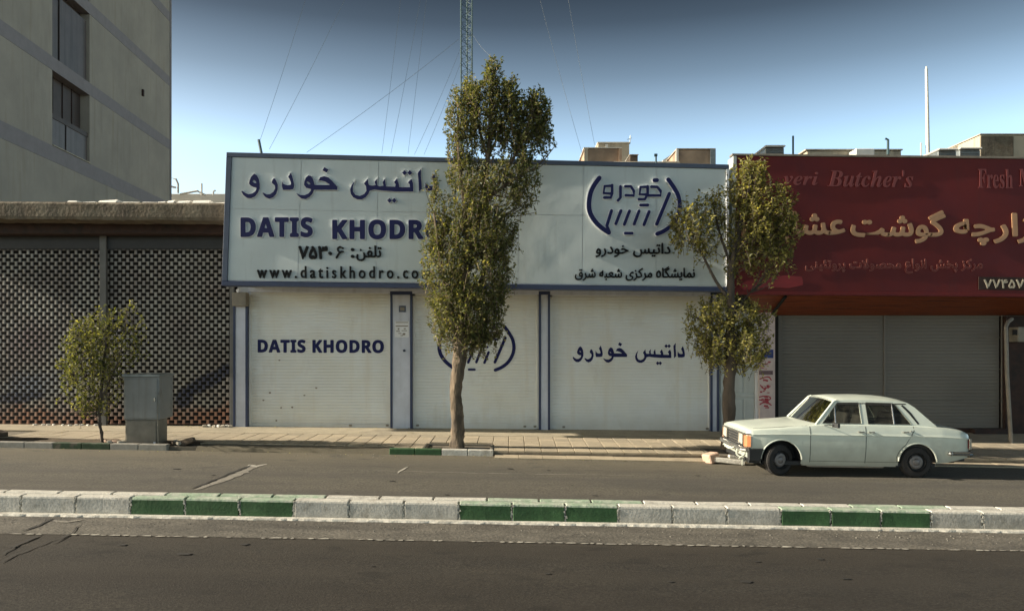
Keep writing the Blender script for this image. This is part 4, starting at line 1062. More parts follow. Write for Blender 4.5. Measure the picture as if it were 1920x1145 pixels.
for i in range(4):
    zb, zt = tops[i], tops[i + 1] - th_[i + 1]
    wd_ = lb('window', -.40, -.36, s1, s2, zb, zt, M['winbrown'])
    if i == 0:
        lb('railing_panel', -.12, -.09, s1 + .03, s1 + (s2 - s1) * .38, zb + .04, zb + 1.05, M['winpanel'], wd_)
        lb('railing_panel', -.12, -.09, s1 + (s2 - s1) * .42, s2 - .03, zb + .04, zb + 1.05, M['winpanel'], wd_)
        lb('top_rail', -.15, -.06, s1 + .01, s2 - .01, zb + 1.05, zb + 1.22, M['winbrown'], wd_)
        lb('sill', -.2, .05, s1, s2, zb + .001, zb + .04, M['farwall'], wd_)
        for f_ in (.25, .5, .75): lb('mullion', -.36, -.33, s1 + (s2 - s1) * f_ - .02, s1 + (s2 - s1) * f_ + .02, zb + 1.3, zt, M['rustbox'], wd_)
    else:
        lb('infill_panel', -.16, -.12, s1 + (s2 - s1) * .27, s2 - .03, zb + .02, zt - .3, M['winpanel'], wd_)
        lb('infill_panel', -.20, -.15, s1 + .03, s1 + (s2 - s1) * .24, zb + .02, zt - .02, M['winpanel'], wd_)
        lb('frame', -.30, -.26, s1, s2, zt - .28, zt - .2, M['rustbox'], wd_)
lb('corner_trim', -.42, .035, s3 - .12, s3 + .04, 2, 23, M['band'])
lb('wall_bracket', 0, .08, s2 + 5.0, s2 + 5.12, 13.9, 14.2, M['rustbox'])
LOCAL[0] = False

# ------------------------------------------------------------------ skyline behind the shops
def blk(name, px0, px1, py0, py1, D, depth, m, label, cat='building', group=None, skew=0):
    mb = MB(); mb.box(WX(px0, D), WX(px1, D), D, D + depth, WZ(py1, D), WZ(py0, D)); o = mb.build(name, m, bevel=.03); tag(o, label, cat, group); return o
def capon(o, px0, px1, py, D, depth, m, h=2.0):
    mb = MB(); mb.box(WX(px0, D), WX(px1, D), D - .1, D + depth, WZ(py, D) , WZ(py - h, D)); mb.build('coping', m, o)
a = blk('rooftop_room', 1121, 1180, 269, 330, 47, 5, M['farwall'], 'square beige rooftop room with a small pale window, above the white sign', 'rooftop room'); capon(a, 1120, 1181, 268.5, 47, 5.2, M['farwhite'], 1.6)
flat('window', 1135, 270.5, 1140, 277, 47, .05, M['farwhite'], a)
a = blk('rooftop_room', 1097, 1165, 279, 330, 42, 4, M['brickf'], 'low brick rooftop room in front of the beige one', 'rooftop room'); capon(a, 1094, 1166, 278.5, 42, 4.2, M['farwhite'], 1.4)
flat('corner_strip', 1095, 279, 1102, 330, 42, .12, M['farwall'], a); flat('corner_strip', 1160, 279, 1165.5, 330, 42, .12, M['brickf'], a)  # pale left strip paints the sunlit left face in colour
a = blk('rooftop_room', 1181, 1196, 291, 330, 44, 2, M['rubbledark'], 'small dark rooftop box beside the beige rooftop room', 'rooftop box'); capon(a, 1180, 1197, 290.8, 44, 2.2, M['farwhite'], .8)
a = blk('rooftop_room', 1270, 1335, 281, 330, 42, 5, M['brickf'], 'brick rooftop room with pale sides behind the right end of the white sign', 'rooftop room'); capon(a, 1268, 1341, 280.5, 42, 5.2, M['farwall'], 1.6)
flat('side_strip', 1331, 281, 1341, 330, 42, .12, M['steel'], a); flat('side_strip', 1267, 281, 1271.5, 330, 42, .12, M['farwhite'], a)  # white left strip stands for the lit left face, by colour
mb = MB(); A = [W(1243, 300, 46), W(1268, 284, 46), W(1268, 330, 46), W(1243, 330, 46)]; mb.hexa([A[3], A[2], A[2] + Vector((0, 1, 0)), A[3] + Vector((0, 1, 0)), A[0], A[1], A[1] + Vector((0, 1, 0)), A[0] + Vector((0, 1, 0))])
tag(mb.build('stair_wall', M['farwhite']), 'white sloping stair wall left of the brick rooftop room', 'wall')
a = blk('roof_parapet', 1150, 1275, 302.5, 335, 41, 1, M['farwall'], 'pale far roof parapet showing above the white sign', 'parapet')
# roof vent pole
mb = MB(); mb.tube([W(1230, 310, 40), W(1230, 293, 40)], .05, 8); mb.obox(W(1229.5, 291, 40), .16, .16, .12); tag(mb.build('vent_pipe', M['mast']), 'thin vent pipe with a dark cap above the white sign', 'pipe')
mb = MB(); mb.tube([W(1181, 270, 47), W(1182, 254, 47)], .03, 5); mb.tube([W(1176, 262, 47), W(1184, 259, 47)], .02, 5); tag(mb.build('aerial', M['steel']), 'tiny aerial on the beige rooftop room', 'aerial')
# behind the butcher sign
a = blk('rooftop_building', 1513, 1690, 283, 330, 36, 6, M['farwall'], 'low pale rooftop building behind the red banner', 'rooftop room'); capon(a, 1509, 1691, 282.5, 36, 6, M['rubble'], 2.2)
a = blk('rooftop_block', 1605, 1640, 278.5, 300, 35.2, 2, M['farwhite'], 'pale block on top of the low rooftop building', 'rooftop box')
a = blk('rooftop_building', 1838, 1960, 253, 330, 40, 8, M['farwall'], 'grey beige rooftop building at the right edge of the skyline', 'rooftop room'); capon(a, 1836, 1960, 253, 40, 8, M['rubble'], 1.6)
flat('render_patch', 1838, 256, 1899, 300, 40, .06, M['concrete'], a)
mb = MB(); A = [W(1762, 288, 42), W(1838, 254, 42), W(1838, 320, 42), W(1762, 320, 42)]; mb.hexa([A[3], A[2], A[2] + Vector((0, 1, 0)), A[3] + Vector((0, 1, 0)), A[0], A[1], A[1] + Vector((0, 1, 0)), A[0] + Vector((0, 1, 0))])
tag(mb.build('stair_wall', M['farwhite']), 'cream sloping stair wall rising to the building at the right edge', 'wall')
def cooler(px0, px1, py0, py1, D, label):
    t = empty('air_cooler', W((px0 + px1) / 2, py1, D), label, 'air cooler'); mb = MB(); mb.box(WX(px0 + 1.5, D), WX(px1 - 1.5, D), D, D + 1, WZ(py1, D), WZ(py0 + 4, D)); mb.build('casing', M['steel'], t, bevel=.03)
    mb = MB(); mb.box(WX(px0, D), WX(px1, D), D - .1, D + 1.1, WZ(py0 + 3.5, D), WZ(py0, D)); mb.build('lid', M['farwhite'], t, bevel=.03)
    for i in range(5):
        y = py0 + 5 + i * (py1 - py0 - 6) / 5; flat('louvre', px0 + 3, y, px1 - 3, y + .6, D, .03, M['rubbledark'], t)
cooler(1433, 1472, 273, 292, 26, 'grey rooftop air cooler above the left part of the red banner')
cooler(1757, 1795, 279, 298, 26, 'pale rooftop air cooler right of the tall white pole')
cooler(1797, 1840, 277, 298, 27, 'darker rooftop air cooler below the building at the right edge')
mb = MB(); mb.tube([W(1487, 292, 27), W(1487, 255, 27)], .035, 6); tag(mb.build('iron_rod', M['mast']), 'thin dark rod above the red banner', 'rod')
mb = MB(); mb.tube([W(1665, 290, 30), W(1665, 262, 30), W(1660, 260, 30)], .05, 6); tag(mb.build('hooked_pipe', M['mast']), 'thin dark pipe with a hooked top above the red banner', 'pipe')
mb = MB(); mb.tube([W(1740, 305, 30), W(1738.5, 200, 30), W(1737, 129, 30)], [.08, .065, .05], 10); mb.tube([W(1737, 129, 30), W(1737, 125, 30)], .03, 6)
tag(mb.build('white_pole', M['farwhite'], smooth=True), 'tall slim white pole rising above the red banner', 'pole')
mb = MB(); mb.tube([W(1727, 300, 30), W(1727, 268, 30)], .03, 6); tag(mb.build('iron_rod', M['farwhite']), 'short pale rod just left of the tall white pole', 'rod')
# pale roof things left of the white sign
a = blk('far_roof', 318, 440, 363, 400, 46, 6, M['farwhite'], 'pale far roof between the tall block and the white sign', 'roof')
mb = MB(); D = 45
for p in ([(320, 364), (320, 333), (330, 336), (334, 345), (334, 362)], [(338, 364), (370, 358), (385, 366)], [(378, 366), (378, 344)], [(400, 366), (400, 359), (404, 357)], [(330, 352), (318, 349)]):
    mb.tube([W(x, y, D) for x, y in p], .06, 6)
tag(mb.build('roof_railing', M['farwhite']), 'pale bent pipe railing on the far roof beside the white sign', 'railing')
# lattice mast and its stays
ms = empty('lattice_mast', W(873, 640, 44), 'slender three legged lattice mast behind the tall tree', 'mast')
D = 44; xl, xr = WX(864.5, D), WX(885, D); zt = WZ(-60, D)
legs_ = [(xl, D), (xr, D), ((xl + xr) / 2, D + .55)]
for lx, ly in legs_:
    mb = MB(); mb.tube([(lx, ly, 4), (lx, ly, zt)], .05, 6); mb.build('leg', M['mast'], ms)
z = 5.0; k = 0; mb = MB()
while z < zt - .4:
    for (p, q_) in ((0, 1), (1, 2), (2, 0)):
        a, b = (legs_[p], legs_[q_]) if k % 2 == 0 else (legs_[q_], legs_[p])
        mb.tube([(*a, z), (*b, z + .36)], .014, 4, cap=False); mb.tube([(*legs_[p], z), (*legs_[q_], z)], .010, 4, cap=False)
    z += .36; k += 1
mb.build('bracing', M['mast'], ms, kind='stuff')
for i, (x0_, y0_, x1_, y1_, lab) in enumerate(((575, -8, 488, 262, 'leftmost thin stay wire, crossing the sky to the pipe stub'), (652, -12, 505, 280, 'second thin stay wire from the left'), (860, 74, 575, 286, 'shallow slanting stay wire running down to the left of the mast'),
        (752, -8, 716, 288, 'third thin stay wire from the left, nearly upright'), (790, -10, 733, 288, 'nearly upright stay wire left of the mast, middle of its three'), (800, -5, 765, 288, 'nearly upright stay wire left of the mast, right of its three'), (866, 85, 777, 290, 'stay wire slanting from the mast to the tree, left one'), (872, 95, 795, 290, 'stay wire slanting from the mast to the tree, right one'),
        (1010, -10, 1092, 290, 'left one of two stay wires right of the tall tree'), (1064, -10, 1115, 272, 'right one of two stay wires right of the tall tree'), (887, 66, 925, 110, 'short stay wire between the mast and the tree top'))):
    A = W(x0_, y0_, 42); B = W(x1_, y1_, 36); pts = [A.lerp(B, t / 8) - Vector((0, 0, .5 * (t / 8) * (1 - t / 8))) for t in range(9)]
    mb = MB(); mb.tube(pts, .0075, 4); tag(mb.build('stay_wire', M['steel']), lab, 'wire', 'stay wires of the mast')

# ------------------------------------------------------------------ trees
def leaf(mb, p, d, up, l, w_):
    d = d.normalized(); s = d.cross(up)
    if s.length < 1e-3: s = d.orthogonal()
    s.normalize(); nn = s.cross(d)
    n = len(mb.v); a = p; b = p + d * l * .45 + s * w_ * .5 + nn * w_ * .12; c = p + d * l - nn * l * .12; e = p + d * l * .45 - s * w_ * .5 + nn * w_ * .12
    mb.v += [tuple(a), tuple(b), tuple(c), tuple(e)]; mb.f.append((n, n + 1, n + 2, n + 3)); mb.m.append(0)
def tree(name, label, base, trunk, limbs, blobs, mbark, mleaf, leafl, updir=.9, seed=1, twl=.42, cat='tree', nleaf=14, dens=1.0):
    """trunk: [(px,py,radius)] ; limbs: [[(px,py,r)...]] ; blobs: (px,py,rx,ry,twigs,depth ratio)"""
    rr = random.Random(seed); D = base[1]
    t = empty(name, (WX(base[0], D), D, swz(WX(base[0], D), 16.2) - .04), label, cat)
    def ln(pts, jit):
        P = []; rads = []
        for i, (px, py, r) in enumerate(pts):
            p = W(px, py, D); P.append(p); rads.append(r)
        Q = smooth_line([Vector((p.x, p.y + (jit * i if i else 0), p.z)) for i, p in enumerate(P)], 5)
        rs_ = []
        for i in range(len(Q)):
            f_ = i / (len(Q) - 1) * (len(rads) - 1); k = min(int(f_), len(rads) - 2); rs_.append((rads[k] + (rads[k + 1] - rads[k]) * (f_ - k)) * rr.uniform(.92, 1.08))
        return [Vector(q) for q in Q], rs_
    Q, rs_ = ln(trunk, 0); mb = MB(); mb.tube(Q, rs_, 12)
    for i, v in enumerate(mb.v): mb.v[i] = (v[0] + rr.uniform(-1, 1) * .011 + .012 * math.sin(v[2] * 5 + i % 12), v[1] + rr.uniform(-1, 1) * .011, v[2])
    mb.build('trunk', mbark, t, smooth=True)
    br = MB(); skeleton = list(Q[len(Q) // 2:])
    for l_ in limbs:
        Q, rs_ = ln(l_, rr.uniform(-.12, .12)); br.tube(Q, rs_, 6, cap=False); skeleton += Q
    lf = MB(); up = Vector((0, 0, 1))
    for (px, py, rx, ry, n, dr) in blobs:
        c = W(px, py, D); ax, az = rx * 1.06 * D / F, ry * 1.03 * D / F; ay = ax * dr; n = int(n * dens)
        for i in range(n):
            while True:
                q = Vector((rr.uniform(-1, 1), rr.uniform(-1, 1), rr.uniform(-1, 1)))
                if .1 < q.length < 1: break
            if rr.random() < .45: q = q.normalized() * rr.uniform(.72, 1.0)
            tip = c + Vector((q.x * ax, q.y * ay, q.z * az))
            out_ = Vector((q.x, q.y, q.z * .4)); d = (out_ * .55 + up * updir + Vector((rr.gauss(0, .3), rr.gauss(0, .3), rr.gauss(0, .2)))).normalized()
            L_ = twl * rr.uniform(.5, 1.3); st_ = tip - d * L_
            br.tube([st_, tip - d * L_ * .4 + Vector((rr.uniform(-.02, .02), 0, 0)), tip], [.006, .004, .002], 3, cap=False)
            if rr.random() < .16:       # link to the skeleton
                k = min(skeleton, key=lambda s_: (s_ - st_).length + max(0, s_.z - st_.z) * 2)
                m_ = k.lerp(st_, .5) + Vector((0, 0, -.05)); br.tube([k, m_, st_], [.014, .010, .006], 4, cap=False)
            m = int(nleaf * rr.uniform(.6, 1.3))
            for j in range(m):
                f_ = (j + rr.random()) / m; p = st_ + (tip - st_) * f_ + Vector((rr.gauss(0, .018), rr.gauss(0, .018), rr.gauss(0, .015)))
                side = Vector((rr.gauss(0, 1), rr.gauss(0, 1), rr.gauss(.1, .6))).normalized()
                ld = (d * .5 + side * .9 - up * .15).normalized(); ll = leafl * rr.uniform(.6, 1.3)
                leaf(lf, p, ld, (up + Vector((rr.gauss(0, .6), rr.gauss(0, .6), 0))).normalized(), ll, ll * .55)
    br.build('branches', mbark, t, kind='stuff')
    lf.build('crown', mleaf, t, kind='stuff')
    return t
tree('street_tree', 'tall narrow tree with bare pale lower trunk in front of the middle shutter', (857, 16.25),
     [(857, 848, .185), (858, 825, .155), (857, 780, .135), (855, 740, .125), (858, 700, .14), (863, 660, .155), (864, 630, .13), (868, 560, .10), (880, 480, .08), (900, 400, .065), (915, 300, .05), (920, 200, .03), (925, 130, .012)],
     [[(864, 640, .07), (840, 560, .05), (825, 480, .035), (815, 400, .02)], [(866, 610, .06), (900, 530, .045), (925, 450, .03), (940, 400, .02)], [(868, 650, .05), (905, 600, .035), (930, 560, .02), (955, 520, .012)],
      [(880, 480, .05), (870, 380, .04), (860, 280, .03), (860, 200, .015)], [(900, 400, .05), (950, 320, .035), (985, 250, .025), (1000, 180, .012)], [(905, 380, .04), (960, 340, .03), (1000, 320, .015)], [(915, 300, .03), (895, 220, .02), (890, 150, .01)], [(914, 300, .03), (945, 220, .02), (955, 150, .01)]],
     [(868, 578, 62, 62, 300, .9), (835, 500, 48, 100, 360, 1.0), (822, 410, 22, 70, 100, 1.0), (815, 345, 9, 34, 14, 1.0), (905, 505, 62, 75, 380, .9), (925, 430, 48, 50, 190, .9), (860, 610, 45, 35, 90, .9), (938, 560, 18, 40, 34, 1.0), (918, 605, 30, 26, 95, .9), (890, 625, 30, 20, 50, .9), 
      (875, 350, 42, 75, 200, .95), (930, 350, 62, 60, 180, .9), (985, 335, 34, 45, 75, .9), (868, 230, 32, 80, 230, .9), (905, 200, 45, 75, 270, .9), (926, 128, 17, 34, 70, .9), (958, 175, 24, 42, 60, .9), (990, 215, 36, 50, 80, .9), (885, 170, 20, 34, 40, .9), (955, 215, 38, 65, 215, .9),
      (985, 250, 38, 50, 110, .9), (1008, 200, 27, 42, 140, 1.0), (1018, 245, 17, 35, 55, 1.0), (970, 300, 45, 30, 50, .9), (900, 430, 70, 60, 200, .8)], M['bark'], M['leafA'], .080, seed=3, dens=.84)
tree('street_tree', 'smaller yellowing tree with two tiered crown and dark trunk by the parked car', (1367, 16.25),
     [(1366, 842, .15), (1366, 800, .13), (1367, 740, .125), (1370, 680, .13), (1371, 620, .10), (1370, 560, .085), (1372, 500, .065), (1385, 430, .05), (1405, 360, .035), (1412, 315, .012)],
     [[(1368, 560, .05), (1345, 530, .035), (1320, 480, .025), (1300, 440, .02), (1285, 390, .012)], [(1372, 500, .035), (1350, 440, .025), (1335, 380, .015)], [(1375, 480, .04), (1420, 430, .028), (1460, 380, .015)], [(1380, 450, .03), (1430, 440, .02), (1480, 420, .01)],
      [(1371, 640, .04), (1330, 610, .03), (1300, 590, .012)], [(1371, 640, .04), (1410, 610, .03), (1440, 580, .012)], [(1371, 600, .03), (1390, 570, .02), (1410, 548, .01)]],
     [(1400, 345, 42, 50, 180, .9), (1412, 312, 26, 22, 40, .9), (1440, 390, 52, 62, 300, .9), (1470, 430, 32, 55, 110, .9), (1400, 430, 42, 60, 170, .9), (1440, 480, 42, 35, 75, .8), (1345, 390, 26, 45, 70, .9), (1295, 400, 44, 45, 130, .9), (1275, 425, 24, 30, 34, .9), (1320, 440, 32, 38, 50, .9), (1375, 485, 22, 30, 34, .8),
      (1325, 600, 44, 48, 150, .9), (1370, 580, 55, 38, 130, .9), (1415, 600, 42, 45, 115, .9), (1370, 640, 75, 38, 190, .8), (1335, 650, 30, 22, 46, .8), (1400, 660, 40, 22, 50, .8)], M['barkdark'], M['leafB'], .085, seed=5, nleaf=12, dens=.74)
tree('sapling', 'low bushy sapling with thin dark stem beside the grey cabinet', (190, 16.1),
     [(192, 836, .035), (190, 815, .03), (186, 790, .028), (188, 760, .028), (192, 700, .022), (200, 640, .015), (205, 590, .006)],
     [[(188, 765, .018), (160, 700, .013), (145, 640, .006)], [(190, 745, .018), (220, 690, .012), (240, 620, .009), (250, 570, .004)], [(189, 755, .014), (215, 700, .01), (250, 650, .004)], [(188, 770, .012), (150, 740, .009), (130, 700, .004)]],
     [(165, 690, 46, 70, 170, 1), (175, 640, 45, 55, 120, 1), (215, 640, 45, 60, 110, 1), (245, 590, 24, 32, 26, 1), (150, 610, 22, 40, 30, 1), (135, 660, 28, 45, 46, 1), (205, 715, 40, 42, 70, 1), (160, 745, 30, 22, 40, 1), (262, 640, 22, 50, 16, 1), (195, 595, 34, 28, 30, 1)], M['barkdark'], M['leafC'], .07, seed=8, twl=.36, nleaf=12, dens=.72)

# ------------------------------------------------------------------ utility cabinet
CD = 15.98
cbt = empty('utility_cabinet', (WX(277, CD), CD, swz(-8, 16)), 'grey metal utility cabinet beside the sapling near the left kerb', 'cabinet')
def cb(name, px0, px1, py0, py1, d0, d1, m, bevel=.006):
    mb = MB(); mb.box(WX(px0, CD), WX(px1, CD), CD + d0, CD + d1, WZ(py1, CD), WZ(py0, CD)); return mb.build(name, m, cbt, bevel=bevel)
cb('base', 233.5, 295, 787, 842, .03, .46, M['cablow'])
cb('casing', 232, 298, 706, 786.5, 0, .66, M['cab'], .012)
cb('lid', 229, 300, 701, 706.5, -.03, .70, M['steel'], .01)
cb('door', 235, 295, 710, 784, -.012, 0, M['cab'], .006)
cb('base_panel', 236, 292, 789, 830, .015, .03, M['cablow'])
mb = MB(); mb.tube([W(297, 836, CD - .03), W(296, 800, CD - .03), W(296.5, 740, CD - .03)], .008, 5); mb.build('edge_cable', M['box'], cbt)
cb('lock', 289, 292, 745, 752, -.03, -.012, M['chrome'], .003)
cb('foot_clip', 288, 292, 828, 837, -.02, .01, M['whitecol'], .002)
# rubble near the cabinet
ORD = ['first', 'second', 'third', 'fourth', 'fifth', 'sixth', 'seventh', 'eighth', 'ninth', 'tenth']
def chunk(px, py, D, sx, sy, sz, m, name, label, seed, group=None, rot=0):
    rr = random.Random(seed); bm = bmesh.new(); bmesh.ops.create_icosphere(bm, subdivisions=2, radius=1)
    for v in bm.verts:
        for ax in (Vector((1, .2, .1)), Vector((-.3, 1, .2)), Vector((.1, -.2, 1))):
            k = v.co.dot(ax.normalized())
            if abs(k) > .62: v.co -= ax.normalized() * (k - .62 * (1 if k > 0 else -1)) * .9
        v.co *= rr.uniform(.9, 1.08)
        v.co = Vector((v.co.x * sx, v.co.y * sy, v.co.z * sz))
    me = bpy.data.meshes.new(name); bm.to_mesh(me); bm.free(); me.materials.append(m); o = bpy.data.objects.new(name, me); C.objects.link(o)
    p = W(px, py, D); g = (swz(p.x, D) if D > 15.8 else gz(p.x)); o.location = (p.x, D, g + sz * .5); o.rotation_euler = (rr.uniform(-.2, .2), rot, rr.uniform(-1, 1)); tag(o, label, 'rubble', group)
chunk(352, 832, 15.98, .26, .14, .10, M['rubbledark'], 'stone_slab', 'dark broken slab lying right of the grey cabinet', 1, rot=-.35)
for i, (px, D) in enumerate(((326, 15.95), (335, 15.9), (340, 16.1), (329, 16.15))): chunk(px, 830, D, .07, .06, .05, M['rubble'] if i % 2 else M['rubbledark'], 'stone', ORD[(0, 2, 3, 1)[i]] + ' small stone from the left, right of the grey cabinet', 10 + i, 'stones by the cabinet')
for i, (px, D) in enumerate(((205, 15.98), (215, 16.02), (225, 15.96), (199, 16.1), (232, 16.05))): chunk(px, 830, D, .07, .06, .04, M['pinkstone'] if i % 2 else M['rubble'], 'stone', ORD[(1, 2, 3, 0, 4)[i]] + ' small stone from the left between sapling and cabinet', 20 + i, 'stones by the sapling')
for i, (px, D) in enumerate(((384, 19.05), (392, 19.1), (402, 19.0), (410, 19.12), (418, 19.05), (426, 19.1), (432, 19.0))): chunk(px, 795, D, .08, .05, .05, M['farwhite'] if i % 2 else M['rubble'], 'stone', ORD[i] + ' pale rubbish lump from the left at the grille foot by the shutter corner', 30 + i, 'rubbish along the foot of the grille')
for i in range(10): chunk(66 + i * 12.5 + rnd.uniform(-3, 3), 795, 19.1 + rnd.uniform(-.06, .06), .07, .04, .03, M['farwhite'], 'stone', ORD[i] + ' pale scrap from the left along the foot of the left grille', 60 + i, 'scraps along the left grille')
chunk(-2, 826, 16.6, .22, .16, .12, M['rubbledark'], 'stone', 'dark lump of rubble at the far left edge of the footway', 50)
# low unseen box added beyond the left edge to shade the footway
mb = MB(); mb.box(-13.8, -11.95, 15.9, 16.5, .1, 1.05); o = mb.build('shade_box', M['concrete'], bevel=.03); tag(o, 'low concrete box added out of view beyond the left edge to shade the footway', 'shade_box')
# in front of the car: kerb block and a whitish plank
mb = MB(); p = W(1333, 853, 15.35); mb.obox((p.x, 15.35, gz(p.x) + .105), .24, .30, .19, Matrix.Rotation(R(-14), 3, 'Y') @ Matrix.Rotation(R(20), 3, 'Z')); o = mb.build('kerb_chunk', M['pinkstone'], bevel=.02); tag(o, 'pinkish loose kerb block lying in the gutter before the car', 'block')
mb = MB(); p = W(1368, 858, 15.2); mb.obox((p.x, 15.2, gz(p.x) + .07), .60, .16, .10, Matrix.Rotation(R(5), 3, 'Y') @ Matrix.Rotation(R(-12), 3, 'Z')); mb.obox((p.x + .12, 15.22, gz(p.x) + .14), .28, .12, .06, Matrix.Rotation(R(10), 3, 'Y')); o = mb.build('broken_kerb', M['kerb_white'], bevel=.015); tag(o, 'broken whitish kerb piece lying under the front of the car', 'block')

# ------------------------------------------------------------------ the parked car (own coordinates: x to the rear, y away from the street side, z up)
CX, CY = 5.014, 13.9
car = empty('parked_car', (CX, CY, gz(CX) + .005), 'old pale green white sedan parked by the kerb at the right', 'car')
car.rotation_euler = (0, math.atan(SL), 0)
LOCAL[0] = True
Wd = 1.64
U0, U1 = -.63, 3.53; FWu, RWu = 0.0, 2.54; HZ = .29; RF_, RR_ = .375, .35
def interp(t, pts):
    if t <= pts[0][0]: return pts[0][1]
    for (a, b), (c, d) in zip(pts, pts[1:]):
        if t <= c:
            k = (t - a) / (c - a); k = k * k * (3 - 2 * k) if False else k; return b + (d - b) * k
    return pts[-1][1]
def zlow(u):
    for c, r in ((FWu, RF_), (RWu, RR_)):
        if abs(u - c) < r: return HZ + math.sqrt(r * r - (u - c) ** 2) if True else 0
    if u < FWu - RF_: return interp(u, [(U0, .33), (-.5, .27), (-.37, .25)])
    if u > RWu + RR_: return interp(u, [(2.89, .27), (3.1, .29), (U1, .40)])
    return .225
zs = lambda u: interp(u, [(U0, .80), (-.58, .835), (-.4, .865), (0, .90), (.4, .935), (.66, .965), (1.5, .975), (2.5, .97), (2.9, .955), (3.2, .925), (3.42, .885), (U1, .84)])   # shoulder
zc = lambda u: interp(u, [(U0, .815), (-.58, .86), (-.4, .895), (0, .945), (.35, .975), (.62, .985), (2.9, .985), (3.2, .955), (3.42, .91), (U1, .85)])                            # centre line
plan = lambda u: interp(u, [(U0, .075), (-.60, .045), (-.55, .02), (-.3, .004), (0, 0), (3.0, 0), (3.35, .02), (3.48, .05), (U1, .09)])                                           # plan curve of the flank
zcr = lambda u: interp(u, [(U0, .755), (0, .775), (1.5, .78), (3.0, .775), (U1, .745)])
us_ = set()
u = U0
while u < U1: us_.add(round(u, 4)); u += .04
for c, r in ((FWu, RF_), (RWu, RR_)):
    for k in range(33): us_.add(round(c - r * math.cos(math.pi * k / 32) * .9999, 4))
for v_ in (U0, U1, .62, 2.9): us_.add(v_)
us_ = sorted(us_)
cabin = lambda u: .62 - 1e-6 <= u <= 2.9 + 1e-6
def section(u):
    p = plan(u); zl_ = zlow(u); cr_ = zcr(u)
    ins = .055 * max(0, (cr_ - zl_)) / .5
    pts = []
    for k in range(7):
        t = k / 6; z = zl_ + (cr_ - .015 - zl_) * t
        bulge = .050 * max(0, (.62 - z) / .4) ** 1.6 if z < .62 else 0
        pts.append((p + bulge + .004, z))
    pts += [(p - .004, cr_ - .008), (p - .006, cr_), (p + .004, cr_ + .012), (p + .014, cr_ + .05), (p + .032, (cr_ + zs(u)) / 2 + .03), (p + .055, zs(u) - .015), (p + .085, zs(u) - .002), (p + .115, zs(u) + .002)]
    return pts
body = MB()
for side in (0, 1):
    rows = []
    for u in us_:
        rows.append([((u, y if side == 0 else Wd - y, z)) for y, z in section(u)])
    if side == 0: rows = rows[::-1]
    body.grid(rows)
for rng in ([u for u in us_ if u <= .62 + 1e-6], [u for u in us_ if u >= 2.9 - 1e-6]):     # bonnet and boot lid
    rows = []
    for u in rng:
        y0 = plan(u) + .115; row = []
        for k in range(13):
            t = k / 12; y = y0 + (Wd - 2 * y0) * t; e = 1 - abs(2 * t - 1) ** 2.6
            row.append((u, y, zs(u) + .002 + (zc(u) - zs(u)) * e))
        rows.append(row)
    body.grid(rows[::-1])
# rear and front faces
def cap(u, flip):
    s_ = section(u); n_ = len(s_); rows = [[(u, y, z) for y, z in s_], [(u, Wd - y, z) for y, z in s_]]
    body.grid(rows if flip else rows[::-1])
    y0 = plan(u) + .115
    top = [(u, y0 + (Wd - 2 * y0) * k / 12, zs(u) + .002 + (zc(u) - zs(u)) * (1 - abs(2 * k / 12 - 1) ** 2.6)) for k in range(13)]
    bot = [(u, y0 + (Wd - 2 * y0) * k / 12, zs(u) + .0015) for k in range(13)]
    body.grid([bot, top] if flip else [top, bot])
cap(U1, False)
cap(U0, True)
bodyo = body.build('body', M['car'], car, smooth=True, recalc=False)
bm = bmesh.new(); bm.from_mesh(bodyo.data); bmesh.ops.remove_doubles(bm, verts=bm.verts, dist=.002); bmesh.ops.recalc_face_normals(bm, faces=bm.faces); bm.to_mesh(bodyo.data); bm.free()
bodyo.data.polygons.foreach_set('use_smooth', [True] * len(bodyo.data.polygons))
try: bodyo.data.set_sharp_from_angle(angle=R(32))
except Exception: pass
# under-body and wheel wells (dark)
mb = MB(); mb.box(-.36 + .0, 2.9, .08, Wd - .08, .20, .27)
mb.box(-.58, U0 + .30, .08, Wd - .08, .22, .5); mb.box(2.9, 3.45, .08, Wd - .08, .32, .5)
for c, r in ((FWu, RF_), (RWu, RR_)):
    for y0, y1 in ((.03, .34), (Wd - .34, Wd - .03)):
        P = []
        for k in range(17):
            t = math.pi * k / 16; P.append([(c + (r + .003) * math.cos(t), y, HZ + (r + .003) * math.sin(t)) for y in (y0, y1)])
        mb.grid(P)
        yy = .34 if y0 < .5 else Wd - .34
        mb.poly([(c + (r + .01) * math.cos(math.pi * k / 16), yy, HZ + (r + .01) * math.sin(math.pi * k / 16)) for k in range(17)])
mb.build('underbody', M['carblack'], car)
# arch lips and sill
def lip(name, c, r, y, sgn):
    mb = MB(); pts = [(c + (r + .008) * math.cos(t), y, HZ + (r + .008) * math.sin(t)) for t in [math.pi * (.02 + .96 * k / 20) for k in range(21)]]
    mb.tube(pts, .015, 6); mb.build(name, M['car'], car, smooth=True)
for y, sg_ in ((.012, 1), (Wd - .012, -1)):
    lip('wheel_arch', FWu, RF_, y, sg_); lip('wheel_arch', RWu, RR_, y, sg_)
mb = MB(); mb.box(.40, 2.16, .062, .12, .195, .232); mb.build('sill', M['car'], car, bevel=.008)
mb = MB(); mb.box(.52, 1.95, .10, .14, .165, .19); mb.build('exhaust_line', M['pipe'], car)
